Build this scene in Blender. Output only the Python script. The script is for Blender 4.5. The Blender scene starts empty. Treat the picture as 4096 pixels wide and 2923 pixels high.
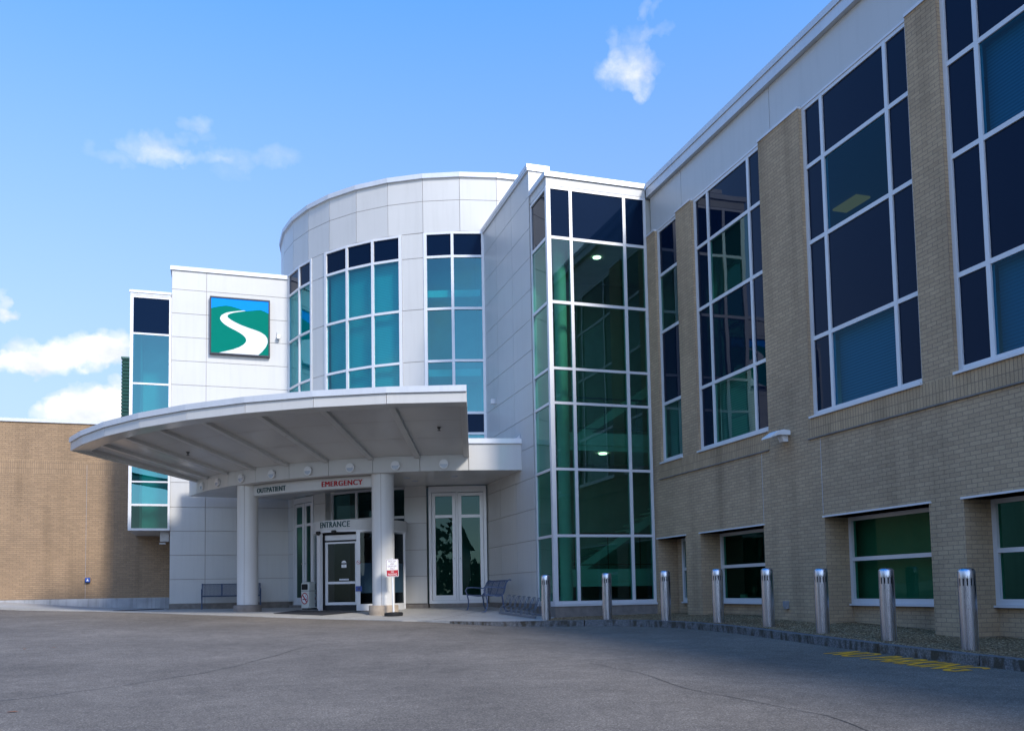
import bpy, bmesh, math, random
import numpy as np
from mathutils import Vector, Matrix
random.seed(7)
R = math.radians; sin = math.sin; cos = math.cos; PI = math.pi
sc = bpy.context.scene
COL = sc.collection

# ------------------------------------------------------------------ materials
def nodes(name):
    m = bpy.data.materials.new(name); m.use_nodes = True
    nt = m.node_tree; nt.nodes.clear()
    return m, nt
def N(nt, typ, loc=None, **kw):
    n = nt.nodes.new(typ)
    for k, v in kw.items():
        if k.startswith('i_'):
            n.inputs[k[2:].replace('_', ' ')].default_value = v
        elif k[0] == 'n' and k[1:].isdigit():
            n.inputs[int(k[1:])].default_value = v
        else:
            setattr(n, k, v)
    return n
def L(nt, a, b): nt.links.new(a, b)
def ramp(nt, pts, interp='LINEAR'):
    r = nt.nodes.new('ShaderNodeValToRGB'); r.color_ramp.interpolation = interp
    e = r.color_ramp.elements
    while len(e) < len(pts): e.new(0.5)
    for k, (p, c) in enumerate(pts):
        e[k].position = p; e[k].color = (*c, 1) if len(c) == 3 else c
    return r
def principled(nt, **kw):
    b = N(nt, 'ShaderNodeBsdfPrincipled'); o = N(nt, 'ShaderNodeOutputMaterial')
    L(nt, b.outputs[0], o.inputs[0])
    for k, v in kw.items(): b.inputs[k].default_value = v
    return b
def plain(name, col, rough=.5, metal=0., var=.06, scale=3., bump=0., bscale=60., spec=.5, streak=0.):
    """a painted / cast surface with a little tonal variation and optional fine bump"""
    m, nt = nodes(name)
    b = principled(nt, Roughness=rough, Metallic=metal)
    b.inputs['Specular IOR Level'].default_value = spec
    tc = N(nt, 'ShaderNodeTexCoord')
    no = N(nt, 'ShaderNodeTexNoise', i_Scale=scale, i_Detail=6.)
    L(nt, tc.outputs['Object'], no.inputs['Vector'])
    lo = tuple(c * (1 - var) for c in col); hi = tuple(min(1, c * (1 + var)) for c in col)
    r = ramp(nt, [(.3, lo), (.7, hi)])
    L(nt, no.outputs['Fac'], r.inputs[0])
    src = r.outputs[0]
    if streak:
        mp = N(nt, 'ShaderNodeMapping'); mp.inputs['Scale'].default_value = (5, 5, .35)
        L(nt, tc.outputs['Object'], mp.inputs[0])
        n2 = N(nt, 'ShaderNodeTexNoise', i_Scale=1.6, i_Detail=5.)
        L(nt, mp.outputs[0], n2.inputs['Vector'])
        r2 = ramp(nt, [(.48, (1, 1, 1)), (.75, (1 - streak, 1 - streak, 1 - streak * 1.1))])
        L(nt, n2.outputs['Fac'], r2.inputs[0])
        mx = N(nt, 'ShaderNodeMixRGB', blend_type='MULTIPLY', n0=1.)
        L(nt, src, mx.inputs[1]); L(nt, r2.outputs[0], mx.inputs[2]); src = mx.outputs[0]
    L(nt, src, b.inputs['Base Color'])
    if bump:
        nb = N(nt, 'ShaderNodeTexNoise', i_Scale=bscale, i_Detail=4.)
        L(nt, tc.outputs['Object'], nb.inputs['Vector'])
        bp = N(nt, 'ShaderNodeBump', i_Strength=bump, i_Distance=.01)
        L(nt, nb.outputs['Fac'], bp.inputs['Height']); L(nt, bp.outputs[0], b.inputs['Normal'])
    return m
def brick(name, c1, c2, mortar, swap=False, soldier=False, dirt=.27):
    m, nt = nodes(name)
    b = principled(nt, Roughness=.85)
    b.inputs['Specular IOR Level'].default_value = .25
    uv = N(nt, 'ShaderNodeUVMap')
    vec = uv.outputs[0]
    if soldier:
        mp = N(nt, 'ShaderNodeMapping'); mp.inputs['Rotation'].default_value = (0, 0, R(90))
        L(nt, vec, mp.inputs[0]); vec = mp.outputs[0]
    br = N(nt, 'ShaderNodeTexBrick', offset=0. if soldier else .5, squash=1.)
    br.inputs['Scale'].default_value = 1.
    br.inputs['Brick Width'].default_value = .205
    br.inputs['Row Height'].default_value = .0677
    br.inputs['Mortar Size'].default_value = .005
    br.inputs['Mortar Smooth'].default_value = .15
    br.inputs['Bias'].default_value = -.1
    br.inputs['Color1'].default_value = (*c1, 1); br.inputs['Color2'].default_value = (*c2, 1); br.inputs['Mortar'].default_value = (*mortar, 1)
    L(nt, vec, br.inputs['Vector'])
    # weathering: broad blotches and vertical runs
    n1 = N(nt, 'ShaderNodeTexNoise', i_Scale=.55, i_Detail=5.)
    L(nt, uv.outputs[0], n1.inputs['Vector'])
    r1 = ramp(nt, [(.3, (1 - dirt * .45,) * 3), (.65, (1.06, 1.05, 1.03))])
    L(nt, n1.outputs['Fac'], r1.inputs[0])
    mp2 = N(nt, 'ShaderNodeMapping'); mp2.inputs['Scale'].default_value = (1.3, .13, 1)
    L(nt, uv.outputs[0], mp2.inputs[0])
    n2 = N(nt, 'ShaderNodeTexNoise', i_Scale=1.2, i_Detail=4.); L(nt, mp2.outputs[0], n2.inputs['Vector'])
    r2 = ramp(nt, [(.5, (1, 1, 1)), (.72, (1 - dirt,) * 3)])
    L(nt, n2.outputs['Fac'], r2.inputs[0])
    n3 = N(nt, 'ShaderNodeTexNoise', i_Scale=35., i_Detail=3.); L(nt, uv.outputs[0], n3.inputs['Vector'])
    r3 = ramp(nt, [(.25, (.86,) * 3), (.75, (1.1,) * 3)]); L(nt, n3.outputs['Fac'], r3.inputs[0])
    src = br.outputs['Color']
    for rr in (r1, r2, r3):
        mx = N(nt, 'ShaderNodeMixRGB', blend_type='MULTIPLY', n0=1.)
        L(nt, src, mx.inputs[1]); L(nt, rr.outputs[0], mx.inputs[2]); src = mx.outputs[0]
    L(nt, src, b.inputs['Base Color'])
    iv = N(nt, 'ShaderNodeMath', operation='SUBTRACT'); iv.inputs[0].default_value = 1.
    L(nt, br.outputs['Fac'], iv.inputs[1])
    ad = N(nt, 'ShaderNodeMath', operation='MULTIPLY_ADD'); ad.inputs[1].default_value = .25
    L(nt, n3.outputs['Fac'], ad.inputs[0]); L(nt, iv.outputs[0], ad.inputs[2])
    bp = N(nt, 'ShaderNodeBump', i_Strength=.7, i_Distance=.008)
    L(nt, ad.outputs[0], bp.inputs['Height']); L(nt, bp.outputs[0], b.inputs['Normal'])
    return m
def glass(name, tint, refl=(1, 1, 1), ior=1.6, wave=.02, base=.0, wscale=.9):
    """thin architectural glass: tinted see-through plus mirror reflection"""
    m, nt = nodes(name)
    o = N(nt, 'ShaderNodeOutputMaterial')
    tr = N(nt, 'ShaderNodeBsdfTransparent'); tr.inputs[0].default_value = (*tint, 1)
    gl = N(nt, 'ShaderNodeBsdfGlossy'); gl.inputs['Color'].default_value = (*refl, 1); gl.inputs['Roughness'].default_value = .004
    f0 = ((ior-1)/(ior+1))**2 + base
    lw = N(nt, 'ShaderNodeLayerWeight', i_Blend=.5)
    pw = N(nt, 'ShaderNodeMath', operation='POWER'); pw.inputs[1].default_value = 5.; L(nt, lw.outputs['Facing'], pw.inputs[0])
    fa = N(nt, 'ShaderNodeMath', operation='MULTIPLY_ADD'); fa.inputs[1].default_value = 1-f0; fa.inputs[2].default_value = f0; fa.use_clamp = True
    L(nt, pw.outputs[0], fa.inputs[0])
    mx = N(nt, 'ShaderNodeMixShader')
    L(nt, fa.outputs[0], mx.inputs[0]); L(nt, tr.outputs[0], mx.inputs[1]); L(nt, gl.outputs[0], mx.inputs[2])
    L(nt, mx.outputs[0], o.inputs[0])
    if wave:
        tc = N(nt, 'ShaderNodeTexCoord')
        no = N(nt, 'ShaderNodeTexNoise', i_Scale=wscale, i_Detail=1.)
        L(nt, tc.outputs['Object'], no.inputs['Vector'])
        bp = N(nt, 'ShaderNodeBump', i_Strength=wave, i_Distance=.35)
        L(nt, no.outputs['Fac'], bp.inputs['Height']); L(nt, bp.outputs[0], gl.inputs['Normal'])
    return m
def emit(name, col, s):
    m, nt = nodes(name)
    e = N(nt, 'ShaderNodeEmission', i_Strength=s); e.inputs[0].default_value = (*col, 1)
    o = N(nt, 'ShaderNodeOutputMaterial'); L(nt, e.outputs[0], o.inputs[0])
    return m
def speckle(name, stops, scale, rough=.9, bump=.4, bdist=.01, big=.12):
    """aggregate: voronoi stones with a noise blotch over them"""
    m, nt = nodes(name)
    b = principled(nt, Roughness=rough); b.inputs['Specular IOR Level'].default_value = .3
    tc = N(nt, 'ShaderNodeTexCoord')
    vo = N(nt, 'ShaderNodeTexVoronoi', i_Scale=scale)
    L(nt, tc.outputs['Object'], vo.inputs['Vector'])
    sx = N(nt, 'ShaderNodeSeparateColor'); L(nt, vo.outputs['Color'], sx.inputs[0])
    r = ramp(nt, stops); L(nt, sx.outputs[0], r.inputs[0])
    n1 = N(nt, 'ShaderNodeTexNoise', i_Scale=.35, i_Detail=8.); n1.inputs['Roughness'].default_value = .65
    L(nt, tc.outputs['Object'], n1.inputs['Vector'])
    r1 = ramp(nt, [(.3, (1 - big,) * 3), (.7, (1 + big,) * 3)]); L(nt, n1.outputs['Fac'], r1.inputs[0])
    mx = N(nt, 'ShaderNodeMixRGB', blend_type='MULTIPLY', n0=1.)
    L(nt, r.outputs[0], mx.inputs[1]); L(nt, r1.outputs[0], mx.inputs[2])
    n2 = N(nt, 'ShaderNodeTexNoise', i_Scale=2.6, i_Detail=6., i_Distortion=1.2); L(nt, tc.outputs['Object'], n2.inputs['Vector'])
    r2 = ramp(nt, [(.35, (1 - big*.6,) * 3), (.62, (1.03,) * 3)]); L(nt, n2.outputs['Fac'], r2.inputs[0])
    mx2 = N(nt, 'ShaderNodeMixRGB', blend_type='MULTIPLY', n0=1.)
    L(nt, mx.outputs[0], mx2.inputs[1]); L(nt, r2.outputs[0], mx2.inputs[2])
    L(nt, mx2.outputs[0], b.inputs['Base Color'])
    bp = N(nt, 'ShaderNodeBump', i_Strength=bump, i_Distance=bdist)
    L(nt, vo.outputs['Distance'], bp.inputs['Height']); bp.invert = True
    L(nt, bp.outputs[0], b.inputs['Normal'])
    return m

M = {}
M['panel'] = plain('white_composite_panel', (.525, .515, .495), .36, 0, .025, .7, streak=.05)
M['column'] = plain('white_column_lightened', (.64, .63, .61), .4, 0, .03, .9, streak=.05)  # panel white, lightened in colour to make up for the canopy's shade
M['joint'] = plain('panel_joint', (.30, .26, .24), .8)
M['soffit'] = plain('soffit_metal', (.50, .49, .475), .25, .0, .05, .8)
M['rib'] = plain('canopy_rib_metal', (.47, .465, .45), .4, 0, .05, 1.)
M['frame'] = plain('white_aluminium_frame', (.66, .655, .66), .34, .1, .03, 2.)
M['cap'] = plain('metal_coping', (.60, .61, .63), .4, .25, .05, 1.2, streak=.06)
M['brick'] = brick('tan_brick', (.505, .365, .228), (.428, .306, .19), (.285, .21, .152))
M['brick_sunny'] = brick('sunlit_tan_brick', (.35, .238, .145), (.29, .198, .122), (.215, .158, .115), dirt=.25)  # copy of the tan brick, its colour set for the sunlit annex
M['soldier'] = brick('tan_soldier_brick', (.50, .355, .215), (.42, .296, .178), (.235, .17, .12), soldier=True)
M['soldier_sunny'] = brick('sunlit_soldier_brick', (.345, .236, .145), (.29, .198, .122), (.215, .158, .115), soldier=True, dirt=.2)  # soldier brick copy, likewise coloured for the wall in sun
M['stone'] = plain('brown_granite_base', (.20, .175, .155), .8, 0, .2, 6., .3, 30.)
M['concrete'] = plain('grey_concrete', (.36, .36, .37), .9, 0, .22, 1.6, .3, 25., streak=.3)
M['plinth'] = plain('sunlit_stone_plinth', (.36, .29, .22), .85, 0, .25, 4., .4, 40.)  # right column's plinth only: warm sunlight toned into the stone colour
M['glass'] = glass('green_tinted_glass', (.20, .48, .40), (.66, .95, .98), 1.7, .014)
M['glass_blue'] = glass('blue_tinted_glass', (.06, .50, .53), (.34, .84, .96), 1.8, .014, .08)
M['glass_wing'] = glass('dark_teal_glass', (.08, .41, .57), (.38, .75, .95), 1.5, .014)
M['glass_low'] = glass('green_low_glass', (.15, .43, .31), (.45, .85, .70), 1.36, .008)
M['glass_dark'] = glass('dark_door_glass', (.16, .36, .31), (.6, .95, .9), 1.4, .008)
M['glass_clear'] = glass('clear_door_glass', (.30, .34, .36), (.8, .95, 1), 1.28, .006)
M['frost'] = plain('frosted_blue_film', (.22, .38, .54), .5)
def spandrel():
    m, nt = nodes('navy_spandrel_glass')
    b = principled(nt, Roughness=.015); b.inputs['Base Color'].default_value = (.002, .008, .024, 1)
    b.inputs['IOR'].default_value = 1.25; b.inputs['Specular Tint'].default_value = (.40, .62, 1., 1)
    tc = N(nt, 'ShaderNodeTexCoord'); no = N(nt, 'ShaderNodeTexNoise', i_Scale=.8, i_Detail=1.)
    L(nt, tc.outputs['Object'], no.inputs['Vector'])
    bp = N(nt, 'ShaderNodeBump', i_Strength=.010, i_Distance=.35); L(nt, no.outputs['Fac'], bp.inputs['Height']); L(nt, bp.outputs[0], b.inputs['Normal'])
    return m
M['spandrel'] = spandrel()
def blind_mat(nm='pale_window_blind', a=(.55, .58, .57), z=(.72, .75, .73)):
    m, nt = nodes(nm)
    b = principled(nt, Roughness=.7)
    tc = N(nt, 'ShaderNodeTexCoord'); wv = N(nt, 'ShaderNodeTexWave', bands_direction='Z', i_Scale=6.)
    L(nt, tc.outputs['Object'], wv.inputs['Vector'])
    r = ramp(nt, [(.2, a), (.8, z)]); L(nt, wv.outputs['Fac'], r.inputs[0]); L(nt, r.outputs[0], b.inputs['Base Color'])
    return m
M['blind'] = blind_mat()
M['blind_wing'] = blind_mat('grey_slat_blind', (.22, .25, .28), (.34, .37, .40))
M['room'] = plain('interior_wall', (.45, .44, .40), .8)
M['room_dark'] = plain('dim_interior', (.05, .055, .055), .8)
M['lobby'] = plain('lobby_paint', (.20, .24, .22), .7)
M['roomcol'] = plain('interior_column_paint', (.74, .76, .66), .6)
M['wood'] = plain('red_wood_rail', (.25, .07, .04), .4)
M['black'] = plain('black_rubber', (.012, .012, .013), .6, 0, .2, 20., .2, 80.)
M['dark'] = plain('dark_void', (.006, .006, .007), .8)
M['mat'] = plain('charcoal_mat', (.016, .017, .022), .95, 0, .3, 40., .5, 200.)
M['asphalt'] = speckle('old_asphalt', [(0, (.102, .085, .068)), (.35, (.145, .122, .099)), (.72, (.186, .157, .126)), (1, (.31, .265, .21))], 105., .88, .4, .004, .26)
M['walk'] = speckle('sidewalk_concrete', [(0, (.33, .315, .29)), (1, (.43, .41, .375))], 60., .9, .15, .004, .16)
M['gravel'] = speckle('brown_pea_gravel', [(0, (.045, .022, .008)), (.4, (.165, .092, .036)), (.75, (.33, .205, .092)), (1, (.72, .52, .31))], 52., .9, 1., .02, .2)
def granite():
    m, nt = nodes('granite_kerb'); b = principled(nt, Roughness=.88)
    tc = N(nt, 'ShaderNodeTexCoord')
    n1 = N(nt, 'ShaderNodeTexNoise', i_Scale=45., i_Detail=6.); L(nt, tc.outputs['Object'], n1.inputs['Vector'])
    r1 = ramp(nt, [(.3, (.07, .07, .072)), (.5, (.135, .132, .13)), (.75, (.25, .245, .24))]); L(nt, n1.outputs['Fac'], r1.inputs[0])
    mp = N(nt, 'ShaderNodeMapping'); mp.inputs['Scale'].default_value = (6, 6, 2.2); L(nt, tc.outputs['Object'], mp.inputs[0])
    n2 = N(nt, 'ShaderNodeTexNoise', i_Scale=1.3, i_Detail=7.); L(nt, mp.outputs[0], n2.inputs['Vector'])
    r2 = ramp(nt, [(.46, (0,) * 3), (.60, (.85,) * 3)]); L(nt, n2.outputs['Fac'], r2.inputs[0])
    ge = N(nt, 'ShaderNodeNewGeometry'); sz = N(nt, 'ShaderNodeSeparateXYZ'); L(nt, ge.outputs['True Normal'], sz.inputs[0])
    sd = N(nt, 'ShaderNodeMath', operation='LESS_THAN'); sd.inputs[1].default_value = .6; L(nt, sz.outputs[2], sd.inputs[0])
    ml = N(nt, 'ShaderNodeMath', operation='MULTIPLY'); L(nt, r2.outputs[0], ml.inputs[0]); L(nt, sd.outputs[0], ml.inputs[1])
    mx = N(nt, 'ShaderNodeMixRGB'); mx.inputs[2].default_value = (.045, .034, .018, 1)     # moss on the upright faces
    L(nt, ml.outputs[0], mx.inputs[0]); L(nt, r1.outputs[0], mx.inputs[1]); L(nt, mx.outputs[0], b.inputs['Base Color'])
    bp = N(nt, 'ShaderNodeBump', i_Strength=.7, i_Distance=.012); L(nt, n1.outputs['Fac'], bp.inputs['Height']); L(nt, bp.outputs[0], b.inputs['Normal'])
    return m
M['granite'] = granite()
M['crack'] = plain('tar_crack', (.055, .05, .046), .9)
M['steel'] = None
def steel():
    m, nt = nodes('brushed_stainless_steel')
    b = principled(nt, Metallic=1., Roughness=.27); b.inputs['Base Color'].default_value = (.52, .54, .59, 1)
    b.inputs['Anisotropic'].default_value = .6
    tc = N(nt, 'ShaderNodeTexCoord'); mp = N(nt, 'ShaderNodeMapping'); mp.inputs['Scale'].default_value = (60, 60, .8)
    L(nt, tc.outputs['Object'], mp.inputs[0])
    no = N(nt, 'ShaderNodeTexNoise', i_Scale=1., i_Detail=4.); L(nt, mp.outputs[0], no.inputs['Vector'])
    r = ramp(nt, [(.3, (.46, .49, .57)), (.7, (.60, .63, .71))]); L(nt, no.outputs['Fac'], r.inputs[0]); L(nt, r.outputs[0], b.inputs['Base Color'])
    r2 = ramp(nt, [(.3, (.22,) * 3), (.7, (.32,) * 3)]); L(nt, no.outputs['Fac'], r2.inputs[0]); L(nt, r2.outputs[0], b.inputs['Roughness'])
    return m
M['steel'] = steel()
M['bench'] = plain('slate_blue_bench_paint', (.055, .085, .16), .45, .0, .1, 5.)
M['galv'] = plain('galvanised_tube', (.20, .23, .28), .4, .6, .15, 8.)
M['binwhite'] = plain('offwhite_bin_plastic', (.66, .67, .62), .45, 0, .04, 3.)
M['white'] = plain('white_sign_paint', (.80, .80, .80), .4, 0, .02)
M['red'] = plain('red_sign_ink', (.42, .008, .02), .45, 0, .02)
M['purple'] = plain('maroon_sign_ink', (.19, .03, .10), .5)
M['teal_letter'] = plain('dark_teal_letter', (.012, .06, .062), .4)
M['red_letter'] = plain('red_letter', (.40, .004, .014), .6, 0, .02, spec=.2)
M['navy'] = plain('navy_ink', (.02, .03, .10), .5)
M['orange'] = plain('worn_orange_road_paint', (.95, .37, .006), .8, 0, .25, 18.)
M['logo_green'] = plain('sign_green', (.002, .165, .12), .8, 0, .02, spec=.03)
M['logo_blue'] = plain('sign_blue', (.008, .24, .78), .8, 0, .05, .6, spec=.03)
M['logo_frame'] = plain('dark_sign_frame', (.018, .017, .028), .35)
M['logo_white'] = plain('sign_white', (.66, .69, .70), .6, 0, .01, spec=.15)
M['box_blue'] = plain('blue_button_box', (.012, .06, .30), .35)
M['louvre'] = plain('green_louvre_metal', (.035, .11, .085), .45, .0, .1)
M['lens'] = plain('light_lens', (.40, .44, .52), .15, .0, .05)
M['lamp_on'] = emit('downlight_glow', (1, .93, .72), 4.5)
M['lamp_dim'] = emit('ceiling_fixture_glow', (1, .25, .03), .26)
M['leaf'] = plain('dry_leaf', (.30, .09, .02), .8)
M['grey'] = plain('grey_device', (.50, .51, .53), .45)
M['bark'] = plain('bark', (.09, .075, .06), .9)
M['foliage'] = plain('dark_foliage', (.035, .055, .025), .8, 0, .4, 2.)
M['siding'] = plain('house_siding', (.45, .43, .40), .8)
M['roofing'] = plain('shingles', (.09, .085, .085), .9)

# ------------------------------------------------------------------ mesh builder
ORIGIN = {}
class MB:
    def __init__(s): s.v = []; s.f = []; s.m = []
    def quad(s, a, b, c, d, m=0):
        k = len(s.v); s.v += [tuple(a), tuple(b), tuple(c), tuple(d)]; s.f.append((k, k+1, k+2, k+3)); s.m.append(m)
    def poly(s, pts, m=0):
        k = len(s.v); s.v += [tuple(p) for p in pts]; s.f.append(tuple(range(k, k+len(pts)))); s.m.append(m)
    def hexa(s, p, m=0):
        k = len(s.v); s.v += [tuple(q) for q in p]
        for f in ((0,3,2,1),(4,5,6,7),(0,1,5,4),(1,2,6,5),(2,3,7,6),(3,0,4,7)):
            s.f.append(tuple(k+i for i in f)); s.m.append(m)
    def box(s, x0, x1, y0, y1, z0, z1, m=0):
        s.hexa([(x0,y0,z0),(x1,y0,z0),(x1,y1,z0),(x0,y1,z0),(x0,y0,z1),(x1,y0,z1),(x1,y1,z1),(x0,y1,z1)], m)
    def mbox(s, P, u0, u1, v0, v1, d0, d1, m=0):
        """box in a wall's own coordinates: u along, v up, d outwards"""
        s.hexa([P(u0,v0,d1),P(u1,v0,d1),P(u1,v0,d0),P(u0,v0,d0),P(u0,v1,d1),P(u1,v1,d1),P(u1,v1,d0),P(u0,v1,d0)], m)
    def mquad(s, P, u0, u1, v0, v1, d, m=0):
        s.quad(P(u0,v0,d), P(u1,v0,d), P(u1,v1,d), P(u0,v1,d), m)
    def cyl(s, c, r, z0, z1, n=32, m=0, r1=None, caps=True):
        r1 = r if r1 is None else r1
        k = len(s.v)
        for zz, rr in ((z0, r), (z1, r1)):
            for i in range(n):
                a = 2*PI*i/n; s.v.append((c[0]+rr*cos(a), c[1]+rr*sin(a), zz))
        for i in range(n):
            j = (i+1) % n; s.f.append((k+i, k+j, k+n+j, k+n+i)); s.m.append(m)
        if caps:
            s.f.append(tuple(k+n+i for i in range(n))); s.m.append(m)
            s.f.append(tuple(k+i for i in reversed(range(n)))); s.m.append(m)
    def lathe(s, c, prof, n=32, m=0):
        k = len(s.v)
        for r, z in prof:
            for i in range(n):
                a = 2*PI*i/n; s.v.append((c[0]+r*cos(a), c[1]+r*sin(a), z))
        for q in range(len(prof)-1):
            for i in range(n):
                j = (i+1) % n; s.f.append((k+q*n+i, k+q*n+j, k+(q+1)*n+j, k+(q+1)*n+i)); s.m.append(m)
        s.f.append(tuple(k+(len(prof)-1)*n+i for i in range(n))); s.m.append(m)
        s.f.append(tuple(k+i for i in reversed(range(n)))); s.m.append(m)
    def tube(s, pts, r, n=6, m=0, flat=None):
        """round (or flattened: flat=(w,h)) bar along a polyline"""
        pts = [Vector(p) for p in pts]; k0 = len(s.v); up0 = None
        for i, p in enumerate(pts):
            t = (pts[min(i+1, len(pts)-1)] - pts[max(i-1, 0)]).normalized()
            ref = Vector((0, 0, 1)) if abs(t.z) < .95 else Vector((1, 0, 0))
            if up0 is None:
                a = t.cross(ref).normalized()
            else:
                a = (up0 - t*up0.dot(t)).normalized()
            up0 = a; b = t.cross(a).normalized()
            for q in range(n):
                an = 2*PI*(q+.5)/n
                w, h = (r, r) if flat is None else flat
                s.v.append(tuple(p + a*cos(an)*w + b*sin(an)*h))
        for i in range(len(pts)-1):
            for q in range(n):
                j = (q+1) % n
                s.f.append((k0+i*n+q, k0+i*n+j, k0+(i+1)*n+j, k0+(i+1)*n+q)); s.m.append(m)
        s.f.append(tuple(k0+q for q in reversed(range(n)))); s.m.append(m)
        e = k0+(len(pts)-1)*n; s.f.append(tuple(e+q for q in range(n))); s.m.append(m)
    def add(s, verts, faces, m=0):
        k = len(s.v); s.v += [tuple(v) for v in verts]
        for f in faces: s.f.append(tuple(k+i for i in f)); s.m.append(m)
    def build(s, name, mats, parent=None, smooth=False, bevel=0., recalc=True):
        if not isinstance(mats, (list, tuple)): mats = [mats]
        og = ORIGIN.get(parent.name, Vector((0, 0, 0))) if parent else Vector((0, 0, 0))
        me = bpy.data.meshes.new(name)
        me.from_pydata([(x-og.x, y-og.y, z-og.z) for x, y, z in s.v], [], s.f)
        for m in mats: me.materials.append(m)
        me.polygons.foreach_set('material_index', s.m)
        if recalc or bevel:
            bm = bmesh.new(); bm.from_mesh(me)
            bmesh.ops.recalc_face_normals(bm, faces=bm.faces)
            if bevel: bmesh.ops.bevel(bm, geom=[e for e in bm.edges if len(e.link_faces) == 2 and e.calc_face_angle(0) > .5], offset=bevel, segments=2, profile=.7, affect='EDGES')
            bm.to_mesh(me); bm.free()
        uvl = me.uv_layers.new(name='UVMap')
        for p in me.polygons:
            n = p.normal; ax = max(range(3), key=lambda i: abs(n[i]))
            for li in p.loop_indices:
                co = me.vertices[me.loops[li].vertex_index].co + og
                uvl.data[li].uv = (co.y, co.z) if ax == 0 else ((co.x, co.z) if ax == 1 else (co.x, co.y))
        if smooth:
            for p in me.polygons: p.use_smooth = True
            me.set_sharp_from_angle(angle=R(40))
        o = bpy.data.objects.new(name, me); COL.objects.link(o)
        ORIGIN[o.name] = og
        if parent: o.parent = parent
        return o
def tag(o, label=None, cat=None, group=None, kind=None):
    if label: o['label'] = label
    if cat: o['category'] = cat
    if group: o['group'] = group
    if kind: o['kind'] = kind
    return o
def thing(name, label, cat, loc=(0, 0, 0), group=None, local=False, rotz=0):
    o = bpy.data.objects.new(name, None); COL.objects.link(o); o.location = loc; o.rotation_euler.z = rotz
    o.empty_display_size = .2
    ORIGIN[o.name] = Vector((0, 0, 0)) if local else Vector(loc)
    return tag(o, label, cat, group)
def copy_tree(o, parent=None):
    c = o.copy(); COL.objects.link(c); ORIGIN[c.name] = ORIGIN[o.name]
    if parent: c.parent = parent
    for ch in [x for x in o.children]: copy_tree(ch, c)
    return c
_tx = {}
def text_mesh(s, bold=.0, extrude=0.):
    """letters as a mesh, normalised: x from 0, cap height 1"""
    key = (s, bold, extrude)
    if key in _tx: return _tx[key]
    cu = bpy.data.curves.new('t', 'FONT'); cu.body = s; cu.offset = bold; cu.extrude = extrude; cu.resolution_u = 4; cu.space_character = 1.1; cu.fill_mode = 'BOTH'
    o = bpy.data.objects.new('t', cu); COL.objects.link(o)
    dg = bpy.context.evaluated_depsgraph_get(); me = o.evaluated_get(dg).to_mesh()
    vs = [v.co.copy() for v in me.vertices]; fs = [tuple(p.vertices) for p in me.polygons]
    o.evaluated_get(dg).to_mesh_clear(); bpy.data.objects.remove(o); bpy.data.curves.remove(cu)
    x0 = min(v.x for v in vs); x1 = max(v.x for v in vs); y0 = min(v.y for v in vs); y1 = max(v.y for v in vs)
    h = y1-y0
    vs = [((v.x-x0)/h, (v.y-y0)/h, v.z) for v in vs]
    _tx[key] = (vs, fs, (x1-x0)/h)
    return _tx[key]
def put_text(mb, s, fn, width, height, bold=.0, extrude=.0, thick=0., m=0):
    """fn(u, v, d) places a point: u along 0..width, v up 0..height; bold strokes are side-by-side copies"""
    vs, fs, w = text_mesh(s, 0., extrude)
    sh = (0,) if not bold else (-bold, 0, bold)
    for i, k in enumerate(sh):
        mb.add([fn(x/w*width+k*height, y*height, (thick+.0006*i if z > 0 else 0.)) for x, y, z in vs], fs, m)

# ------------------------------------------------------------------ ground shape (measured spot levels)
GP = [(-7.3,34.3,1.14),(-6.1,34.3,1.05),(-5.0,34.3,.945),(-3.8,34.3,.86),(-2.26,34.3,.81),(-1.8,31.45,.80),(-.25,31.45,.79),(1.5,29.5,.76),(.6,27.48,.735),(4.08,24.22,.61),(3.0,26.1,.72),(7.58,23,.70),(7.58,25.9,.73),(7.6,20.37,.53),(10.33,20.37,.56),
(7.07,19.54,.52),(8.14,18.48,.525),(8.81,16.96,.525),(9.18,15.48,.515),(9.28,13.94,.48),(9.22,12.32,.43),(9.15,10.73,.39),(9.13,9.22,.345),(10.35,10.8,.40),(10.35,13.3,.51),(10.35,15.7,.57),(10.35,18,.59),
(10,3,.12),(10,-6,-.2),(0,0,0),(-15,0,.1),(-15,18,.8),(-15,34,1.6),(-25,34,2.0),(0,-10,-.3),(2,12,.3),(4,18,.46),(-4,22,.65)]
GA = np.array(GP); _n = len(GA)
def _k(r2): return np.where(r2 > 1e-12, .5*r2*np.log(r2+1e-12), 0)
_A = np.zeros((_n+3, _n+3)); _A[:_n,:_n] = _k(((GA[:,None,:2]-GA[None,:,:2])**2).sum(-1))+np.eye(_n)*2.
_A[:_n,_n] = 1; _A[:_n,_n+1:] = GA[:,:2]; _A[_n,:_n] = 1; _A[_n+1:,:_n] = GA[:,:2].T
_W = np.linalg.solve(_A, np.r_[GA[:,2], 0, 0, 0])
def G(x, y):
    x = min(max(x, -15), 11); y = min(max(y, -9), 35)
    return float(_k((GA[:,0]-x)**2+(GA[:,1]-y)**2)@_W[:_n]+_W[_n]+_W[_n+1]*x+_W[_n+2]*y)
def smooth(a, b, x):
    t = min(max((x-a)/(b-a), 0), 1); return t*t*(3-2*t)
def koff(x, y):
    """how far the road lies below the walk / gravel level"""
    return .018 + .112*smooth(3.6, 7.2, x) + .05*smooth(-3.5, -6.5, x)
def Zr(x, y): return G(x, y)-koff(x, y)

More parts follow.
